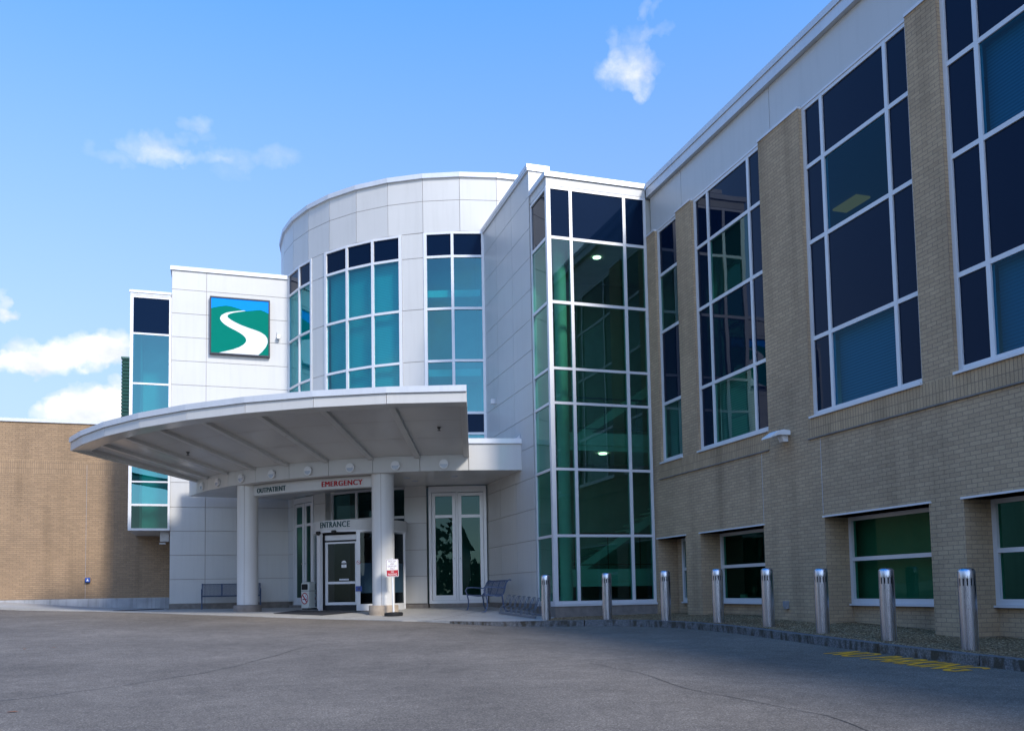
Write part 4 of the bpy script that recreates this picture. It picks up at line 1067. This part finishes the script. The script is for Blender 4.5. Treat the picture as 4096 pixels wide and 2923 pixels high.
# bench
def make_bench(label, loc, rotz, length):
    b = thing('bench', label, 'bench', loc, 'blue metal mesh benches', local=True, rotz=rotz)
    # local: x along the bench, y towards the back, seat front at y=0
    prof = [(-.05,.43),(0,.445),(.12,.425),(.27,.405),(.38,.415),(.44,.47),(.47,.56),(.49,.66),(.52,.75),(.565,.81),(.62,.835),(.66,.82)]
    pr = resamp([(y, z) for y, z in prof], 40)
    h = length/2
    def strip_mesh(i0, i1, name):
        mb = MB(); n = int(length/.042)
        for i in range(n+1):
            x = -h+length*i/n; mb.tube([(x, y, z) for y, z in pr[i0:i1:2]], .0042, 4)
        for y, z in pr[i0:i1]: mb.tube([(-h, y, z), (h, y, z)], .0042, 4)
        for x in (-h/3, h/3): mb.tube([(x, y, z-.004) for y, z in pr[i0:i1]], .02, 4, flat=(.03, .006))
        return mb.build(name, M['bench'], b)
    strip_mesh(0, 19, 'seat'); strip_mesh(18, 40, 'backrest')
    for s in (-1, 1):
        x = s*(h+.012)
        mb = MB()
        mb.tube([(x, y, z) for y, z in pr], .0, 4, flat=(.022, .022))
        mb.tube([(x,-.12,0),(x,-.06,.02),(x,-.02,.14),(x,-.02,.30),(x,-.05,.43),(x,-.10,.56),(x,-.06,.64),(x,.05,.655),(x,.25,.64),(x,.42,.62),(x,.49,.66)], .0, 4, flat=(.024, .02))
        mb.build('arm_frame', M['bench'], b)
        mb = MB(); mb.tube([(x,.40,.42),(x,.42,.30),(x,.43,.16),(x,.49,.03),(x,.55,.0)], .0, 4, flat=(.024, .02)); mb.box(x-.04, x+.04, .50, .60, -.008, .006); mb.box(x-.04, x+.04, -.17, -.07, -.008, .006); mb.build('rear_leg', M['bench'], b)
    return b
make_bench('blue mesh bench against the side wall beside the glass doors', (6.52, 23.42, .668), R(-88), 1.66)
make_bench('blue mesh bench against the sign block, half behind the left column', (.16, 30.78, .782), 0, 1.82)
# bike rack
rk = thing('bike_rack', 'low grey tube bicycle rack by the side wall and first bollard', 'bicycle rack', (7.0, 21.3, .58))
F0, F1, B0, B1 = Vector((6.72,22.1,0)), Vector((7.04,20.2,0)), Vector((7.14,22.6,0)), Vector((7.46,20.75,0))
def gz(v, z): return (v.x, v.y, G(v.x, v.y)+z)
mb = MB(); mb.tube([gz(F0,.03), gz(F1,.03)], .0, 4, flat=(.03, .03)); mb.tube([gz(B0,.03), gz(B1,.03)], .0, 4, flat=(.03, .03)); mb.build('base_rail', M['galv'], rk)
for i in range(7):
    t = (i+.35)/7; f = F0.lerp(F1, t); b = B0.lerp(B1, t); dd_ = (F1-F0).normalized()*.035
    mb = MB()
    for s in (-1, 1):
        mb.tube([gz(f+dd_*s,.03), gz(f+dd_*s,.16), gz(f.lerp(b,.08)+dd_*s,.19), gz(f.lerp(b,.42)+dd_*s,.22), gz(f.lerp(b,.72)+dd_*s,.43), gz(f.lerp(b,.80)+dd_*s,.45), gz(b+dd_*s,.45)], .009, 6)
        mb.tube([gz(f.lerp(b,.9)+dd_*s,.45), gz(b+dd_*s,.03)], .009, 6)
    mb.build('hoop', M['galv'], rk)
# trash bin: local, front face towards -y
bn = thing('trash_bin', 'off-white swing-top litter bin with round no smoking sign by the revolving door', 'bin', (2.47, 28.24, G(2.45, 28.2)), local=True, rotz=R(-59))
def rrect(w, r, n=5):
    o = []
    for cx2, cy2, a in ((w-r, w-r, 0), (-w+r, w-r, 90), (-w+r, -w+r, 180), (w-r, -w+r, 270)):
        for i in range(n+1): t = R(a+90*i/n); o.append((cx2+r*cos(t), cy2+r*sin(t)))
    return o
def loft(mb, rings):
    n = len(rings[0][0]); k = len(mb.v)
    for ring, z in rings: mb.v += [(x, y, z) for x, y in ring]
    for q in range(len(rings)-1):
        for i in range(n): j = (i+1) % n; mb.f.append((k+q*n+i, k+q*n+j, k+(q+1)*n+j, k+(q+1)*n+i)); mb.m.append(0)
    mb.f.append(tuple(k+(len(rings)-1)*n+i for i in range(n))); mb.f.append(tuple(k+i for i in reversed(range(n)))); mb.m += [0, 0]
mb = MB(); loft(mb, [(rrect(.195,.03),.04),(rrect(.2,.03),.56)]); mb.build('body', M['binwhite'], bn, smooth=True)
mb = MB(); loft(mb, [(rrect(.2,.03),.572),(rrect(.2,.03),.78),(rrect(.185,.04),.82),(rrect(.13,.05),.845)]); lid = mb.build('lid', M['binwhite'], bn, smooth=True)
mb = MB(); loft(mb, [(rrect(.192,.03),.555),(rrect(.192,.03),.575)]); mb.build('seam', M['dark'], bn)
mb = MB(); mb.poly([(x*.88, -.2025, .69+y*.5) for x, y in rrect(.18, .05)]); mb.build('opening', M['dark'], lid)
mb = MB(); mb.box(-.17, .17, -.17, .17, 0, .04); mb.build('foot', M['black'], bn)
no_smoking(lambda u, v, l: (u, -.2006-l*.0012, .335+v), .178, bn)
# pick-up sign on its weighted base
px, py = 4.205, 23.42
ss = thing('sign_stand', 'portable white post sign reading PICK-UP AND DROP-OFF ONLY NO PARKING', 'sign', (px, py, G(px, py)), local=True, rotz=R(-9))
ss.rotation_euler.y = R(-1.2)
mb = MB(); mb.lathe((0, 0), [(.235, 0), (.245, .02), (.245, .075), (.22, .095), (.05, .105)], 40); mb.build('base', M['black'], ss, smooth=True)
mb = MB(); mb.cyl((0, 0), .026, .1, 1.51, 18); mb.cyl((0,0), .03, 1.51, 1.525, 18); mb.build('post', M['white'], ss, smooth=True)
def srect(w, h, r, y, z0, n=5):
    o = []
    for cx2, cz2, a in ((w-r, h-r, 0), (-w+r, h-r, 90), (-w+r, -h+r, 180), (w-r, -h+r, 270)):
        for i in range(n+1): t = R(a+90*i/n); o.append((cx2+r*cos(t), y, z0+cz2+r*sin(t)))
    return o
zc = 1.265
mb = MB(); a_ = srect(.162, .233, .03, -.034, zc); b_ = srect(.162, .233, .03, -.029, zc)
mb.poly(a_); mb.poly(list(reversed(b_)))
for i in range(len(a_)): mb.quad(a_[i], a_[(i+1) % len(a_)], b_[(i+1) % len(b_)], b_[i])
pn = mb.build('panel', M['white'], ss)
mb = MB()     # maroon border line, red lower field
o1, o2 = srect(.152, .223, .026, -.0355, zc), srect(.144, .215, .02, -.0355, zc)
for i in range(len(o1)): mb.quad(o1[i], o1[(i+1) % len(o1)], o2[(i+1) % len(o2)], o2[i], 0)
mb.quad((-.1445,-.0362,zc-.21),(.1445,-.0362,zc-.21),(.1445,-.0362,zc-.058),(-.1445,-.0362,zc-.058), 1)
mb.build('border', [M['purple'], M['red']], pn, recalc=False)
mb = MB(); mb2 = MB()
fs_ = lambda w, z0, y: (lambda u, v, d: (u-w/2, y, z0+v))
for s, w, z0 in (('PICK-UP', .185, zc+.148), ('AND', .10, zc+.086), ('DROP-OFF', .225, zc+.022), ('ONLY', .12, zc-.042)): put_text(mb, s, fs_(w, z0, -.037), w, .045, .0)
mb.build('pick_up_lettering', M['purple'], pn, recalc=False)
for s, w, z0 in (('NO', .075, zc-.128), ('PARKING', .235, zc-.20)): put_text(mb2, s, fs_(w, z0, -.0378), w, .058, .0)
mb2.build('no_parking_lettering', M['white'], pn, recalc=False)
# painted NO PARKING on the road
mb = MB()
def onroad(u, v, d):
    y = 10.74-u; x = 8.03+v; return (x, y, Zr(x, y)+.004)
def put_road(s, y0, w):
    vs, fsx, ww = text_mesh(s, .0, 0.)
    for i, k in enumerate((-.016, 0, .016)): mb.add([tuple(Vector(onroad(10.74-y0+x/ww*w+k, y*.62, 0))+Vector((0, 0, .0004*i))) for x, y, z in vs], fsx)
put_road('NO', 10.74, .55); put_road('PARKING', 9.98, 1.58)
tag(mb.build('road_marking', M['orange'], recalc=False), 'orange NO PARKING lettering painted on the asphalt beside the kerb', 'road marking')
# dry leaves
LF = [(-2.68,16.14,'rust brown dry leaf lying on the left asphalt, the right one of the far pair'),(-3.06,16.01,'small tan dry leaf at the left edge of the asphalt, beside a rust brown one'),(-1.80,8.95,'dry leaf alone at the lower left corner of the asphalt')]
for x, y, lab in LF:
    mb = MB(); z = Zr(x, y)+.006; a = random.uniform(0, 6); pts = [(.05,0),(.02,.025),(-.03,.02),(-.05,0),(-.025,-.022),(.02,-.02)]
    mb.poly([(x+u*cos(a)-v*sin(a), y+u*sin(a)+v*cos(a), z+.008*abs(v)*40*.5) for u, v in pts]); tag(mb.build('fallen_leaf', M['leaf'], recalc=False), lab, 'leaf', 'dry leaves on the road')

# ================================================================== ACROSS THE STREET (mirrored in the glass)
mb = MB(); rng = random.Random(3)
for k in range(24000):
    dg_ = rng.uniform(128, 292) if k < 17000 else rng.uniform(232, 292); a = R(dg_); rr = rng.uniform(40, 56) if dg_ < 236 else rng.uniform(25, 33)
    top = 6.6+2.4*sin(a*9)+1.8*sin(a*23+1)+1.2*sin(a*41)
    z = max(top*(1-rng.random()**1.6*1.1), .1)*rng.uniform(.3, 1.08)
    c = Vector((rr*sin(a), rr*cos(a), z+(G(rr*sin(a), rr*cos(a))-.2 if dg_ > 236 else 0))); s_ = rng.uniform(.22, .5)
    u = Vector((rng.uniform(-1,1), rng.uniform(-1,1), rng.uniform(-1,1))).normalized()*s_; v = u.orthogonal().normalized()*s_*.8
    mb.quad(c-u-v, c+u-v*.6, c+u*.8+v, c-u*.7+v)
tag(mb.build('tree_belt', M['foliage'], recalc=False), 'dark belt of trees across the street behind the viewpoint', 'trees', kind='stuff')
for hx, hy, hw, hd, lab in ((-16, -34, 5.5, 4.5, 'pale sided house across the street, nearer the annex side'), (9, -36, 6.5, 4.5, 'pale sided house across the street, nearer the brick wing side')):
    h_ = thing('house', lab, 'house', (hx, hy, 0), 'houses across the street')
    mb = MB(); mb.box(hx-hw, hx+hw, hy-hd, hy+hd, -.5, 5.6); mb.build('wall', M['siding'], h_)
    mb = MB(); mb.poly([(hx-hw-.4,hy-hd-.4,5.61),(hx+hw+.4,hy-hd-.4,5.61),(hx+hw+.4,hy,8.2),(hx-hw-.4,hy,8.2)]); mb.poly([(hx-hw-.4,hy+hd+.4,5.61),(hx+hw+.4,hy+hd+.4,5.61),(hx+hw+.4,hy,8.2),(hx-hw-.4,hy,8.2)])
    for sx in (-1, 1): mb.poly([(hx+sx*hw,hy-hd,5.6),(hx+sx*hw,hy+hd,5.6),(hx+sx*hw,hy,8.1)])
    mb.build('roof', M['roofing'], h_)
    for wx in (-.6, -.2, .25, .65):
        for wz in (1.1, 3.6):
            mb = MB(); mb.box(hx+wx*hw-.5, hx+wx*hw+.5, hy+hd+.005, hy+hd+.05, wz, wz+1.4); wo = mb.build('window', M['white'], h_)
            mb = MB(); mb.mquad(lambda u, v, d: (u, hy+hd+.056, v), hx+wx*hw-.42, hx+wx*hw+.42, wz+.08, wz+1.32, 0); mb.build('pane', M['spandrel'], wo)

# ================================================================== WORLD, SUN, CAMERA
SUN = Vector((.34, -1, .80)).normalized()
el = math.asin(SUN.z); az = math.atan2(SUN.x, SUN.y)
w = bpy.data.worlds.new('World'); sc.world = w; w.use_nodes = True
nt = w.node_tree; nt.nodes.clear()
out = N(nt, 'ShaderNodeOutputWorld'); bg = N(nt, 'ShaderNodeBackground', i_Strength=.15)
L(nt, bg.outputs[0], out.inputs[0])
sky = N(nt, 'ShaderNodeTexSky'); sky.sky_type = 'NISHITA'; sky.sun_disc = False
sky.sun_elevation = el; sky.sun_rotation = az
sky.air_density = .8; sky.dust_density = .5; sky.ozone_density = 4.; sky.altitude = 100
tc = N(nt, 'ShaderNodeTexCoord'); sp = N(nt, 'ShaderNodeSeparateXYZ'); L(nt, tc.outputs['Generated'], sp.inputs[0])
def Mth(op, a, b=None, c=None):
    n = nt.nodes.new('ShaderNodeMath'); n.operation = op
    for k, x in enumerate((a, b, c)):
        if x is None: continue
        if isinstance(x, (int, float)): n.inputs[k].default_value = x
        else: L(nt, x, n.inputs[k])
    return n.outputs[0]
AZ = Mth('ARCTAN2', sp.outputs[0], sp.outputs[1]); EL = Mth('ARCSINE', sp.outputs[2])
cb = N(nt, 'ShaderNodeCombineXYZ'); L(nt, AZ, cb.inputs[0]); L(nt, EL, cb.inputs[1])
def cnoise(scale, sx=1., detail=8., rough=.6, off_=0.):
    mp = N(nt, 'ShaderNodeMapping'); mp.inputs['Scale'].default_value = (sx, 1, 1); mp.inputs['Location'].default_value = (off_, off_*.7, off_*.3)
    L(nt, cb.outputs[0], mp.inputs[0])
    no = N(nt, 'ShaderNodeTexNoise', i_Scale=scale, i_Detail=detail); no.inputs['Roughness'].default_value = rough
    L(nt, mp.outputs[0], no.inputs['Vector']); return no.outputs['Fac']
nC = cnoise(3.2, .7, 8., .6, 1.7)
def Vec(op, a, b):
    n = nt.nodes.new('ShaderNodeVectorMath'); n.operation = op
    for k, x in enumerate((a, b)):
        if isinstance(x, tuple): n.inputs[k].default_value = x
        else: L(nt, x, n.inputs[k])
    return n.outputs['Value' if op == 'DOT_PRODUCT' else 'Vector']
# soft puffs of cloud at their bearings (azimuth, elevation, half sizes in degrees, density), warped by noise
wn = N(nt, 'ShaderNodeTexNoise', i_Scale=26., i_Detail=5.); L(nt, cb.outputs[0], wn.inputs['Vector'])
wv_ = Vec('MULTIPLY', Vec('SUBTRACT', wn.outputs['Color'], (.5, .5, .5)), (.042, .030, 0))
wn2 = N(nt, 'ShaderNodeTexNoise', i_Scale=90., i_Detail=6.); L(nt, cb.outputs[0], wn2.inputs['Vector'])
wv2 = Vec('MULTIPLY', Vec('SUBTRACT', wn2.outputs['Color'], (.5, .5, .5)), (.016, .014, 0))
CW = Vec('ADD', Vec('ADD', cb.outputs[0], wv_), wv2)
PUFFS = [(-3.84, 25.81, 1.34, 0.96, 0.75), (-5.09, 25.69, 1.44, 0.62, 0.55), (-6.19, 24.85, 1.35, 0.45, 0.4), (-7.82, 25.15, 0.54, 0.61, 0.22), (-1.67, 27.35, 1.11, 0.45, 0.5), (-2.51, 26.62, 0.58, 0.34, 0.35), (-2.05, 25.68, 2.16, 0.43, 0.45), (-0.68, 26.04, 0.86, 0.52, 0.35), (0.05, 25.08, 1.73, 0.82, 0.25), (0.98, 25.76, 1.28, 0.64, 0.35), (3.07, 26.14, 1.58, 0.64, 0.5), (-1.41, 26.82, 0.85, 0.34, 0.25), (26.05, 31.05, 1.9, 0.9, 0.85), (25.76, 30.55, 1.72, 0.91, 0.6), (26.87, 30.1, 0.85, 0.91, 0.65), (26.8, 29.4, 0.45, 0.5, 0.5), (25.22, 32.26, 0.73, 1.12, 0.5), (26.55, 32.36, 0.77, 0.94, 0.5), (27.28, 32.5, 0.54, 0.74, 0.45), (28.15, 32.69, 1.03, 0.37, 0.45), (27.73, 31.26, 0.85, 0.45, 0.5), (24.31, 30.97, 0.91, 0.59, 0.35), (27.21, 33.98, 0.5, 0.75, 0.55), (27.97, 33.78, 0.41, 0.59, 0.35), (-11.59, 13.2, 1.67, 0.71, 0.8), (-9.93, 13.65, 2.41, 1.22, 0.95), (-8.16, 14.1, 2.48, 1.34, 1.0), (-6.39, 14.49, 1.82, 1.3, 1.0), (-7.69, 10.9, 2.6, 1.88, 1.2), (-8.74, 10.43, 2.23, 1.36, 1.2), (-6.35, 11.28, 1.54, 1.84, 1.2), (-12.08, 15.64, 0.8, 0.59, 0.75), (-12.34, 16.46, 0.44, 0.85, 0.5)]
tot = None
for pa, pe, pra, pre, amp in PUFFS:
    if pe > 17: amp *= .40
    else: pra *= .84; pre *= .80
    q = Vec('MULTIPLY', Vec('SUBTRACT', CW, (R(pa), R(pe), 0)), (1/R(pra*1.12), 1/R(pre*1.12), 0))
    m_ = Mth('MAXIMUM', Mth('SUBTRACT', 1., Vec('DOT_PRODUCT', q, q)), 0.)
    tot = Mth('MULTIPLY', m_, amp) if tot is None else Mth('MULTIPLY_ADD', m_, amp, tot)
nF = cnoise(60, .7, 7., .62, 2.2)
tot = Mth('MULTIPLY', Mth('SUBTRACT', Mth('MULTIPLY_ADD', Mth('SUBTRACT', nF, .5), Mth('MULTIPLY', Mth('MINIMUM', tot, .9), 1.9), tot), .04), 1.05)
tot = Mth('MAXIMUM', Mth('MINIMUM', tot, .96), 0.)
# broken cumulus over the half of the sky behind the camera (what the glass mirrors)
back = Mth('MULTIPLY', Mth('MAXIMUM', Mth('MINIMUM', Mth('MULTIPLY', Mth('SUBTRACT', nC, .50), 6.), 1.), 0.), Mth('MAXIMUM', Mth('MINIMUM', Mth('MULTIPLY', sp.outputs[1], -4.), 1.), 0.))
tot = Mth('MAXIMUM', tot, Mth('MULTIPLY', back, .75))
hs = N(nt, 'ShaderNodeHueSaturation', i_Saturation=1.15); L(nt, sky.outputs[0], hs.inputs['Color'])
L(nt, Mth('MULTIPLY_ADD', Mth('MAXIMUM', sp.outputs[2], 0.), .95, .62), hs.inputs['Saturation'])
# an even, deep blue dome: less glare at the horizon, brighter overhead than the model gives
VF = Mth('MINIMUM', Mth('MULTIPLY_ADD', Mth('MAXIMUM', sp.outputs[2], 0.), 2.75, .18), 2.1)
VB = Mth('MAXIMUM', VF, 1.25)                                     # unseen sunward half lifted above the model to fill the shaded entrance
SB = Mth('MAXIMUM', Mth('MINIMUM', Mth('MULTIPLY', sp.outputs[1], -1.6), 1.), 0.)
L(nt, Mth('MULTIPLY_ADD', SB, Mth('SUBTRACT', VB, VF), Mth('MULTIPLY', VF, .9)), hs.inputs['Value'])
cr = ramp(nt, [(.36, (2.9, 3.1, 3.5)), (.58, (4.1, 4.1, 4.15))]); L(nt, cnoise(22, .8, 6., .55, 5.), cr.inputs[0])
mx = N(nt, 'ShaderNodeMixRGB'); L(nt, cr.outputs[0], mx.inputs[2])
L(nt, tot, mx.inputs[0]); L(nt, hs.outputs[0], mx.inputs[1]); L(nt, mx.outputs[0], bg.inputs[0])
sun = bpy.data.lights.new('sun', 'SUN'); sun.energy = 2.1; sun.angle = R(9); sun.color = (1, .945, .86)
so = bpy.data.objects.new('sun', sun); COL.objects.link(so); so.rotation_euler = SUN.to_track_quat('Z', 'Y').to_euler(); so.location = (10, -20, 30)
# camera: measured from the photograph's vanishing points
yaw, pitch, roll = R(17.81), R(3.94), R(1.04)
fw = Vector((sin(yaw)*cos(pitch), cos(yaw)*cos(pitch), sin(pitch))); r0 = Vector((cos(yaw), -sin(yaw), 0)); d0 = fw.cross(r0)
rt = cos(roll)*r0+sin(roll)*d0; dn = -sin(roll)*r0+cos(roll)*d0
cam = bpy.data.cameras.new('camera'); co = bpy.data.objects.new('camera', cam); COL.objects.link(co)
co.matrix_world = Matrix(((rt.x, -dn.x, -fw.x, 0), (rt.y, -dn.y, -fw.y, 0), (rt.z, -dn.z, -fw.z, CZ), (0, 0, 0, 1)))
cam.sensor_width = 36; cam.lens = 36*3563/4096; cam.shift_x = 0; cam.shift_y = (2117-1461.5)/4096
cam.clip_end = 2000; cam.clip_start = .05
sc.camera = co
sc.view_settings.view_transform = 'Standard'; sc.view_settings.look = 'None'; sc.view_settings.exposure = .92; sc.view_settings.gamma = 1
sc.cycles.max_bounces = 8; sc.cycles.transparent_max_bounces = 12
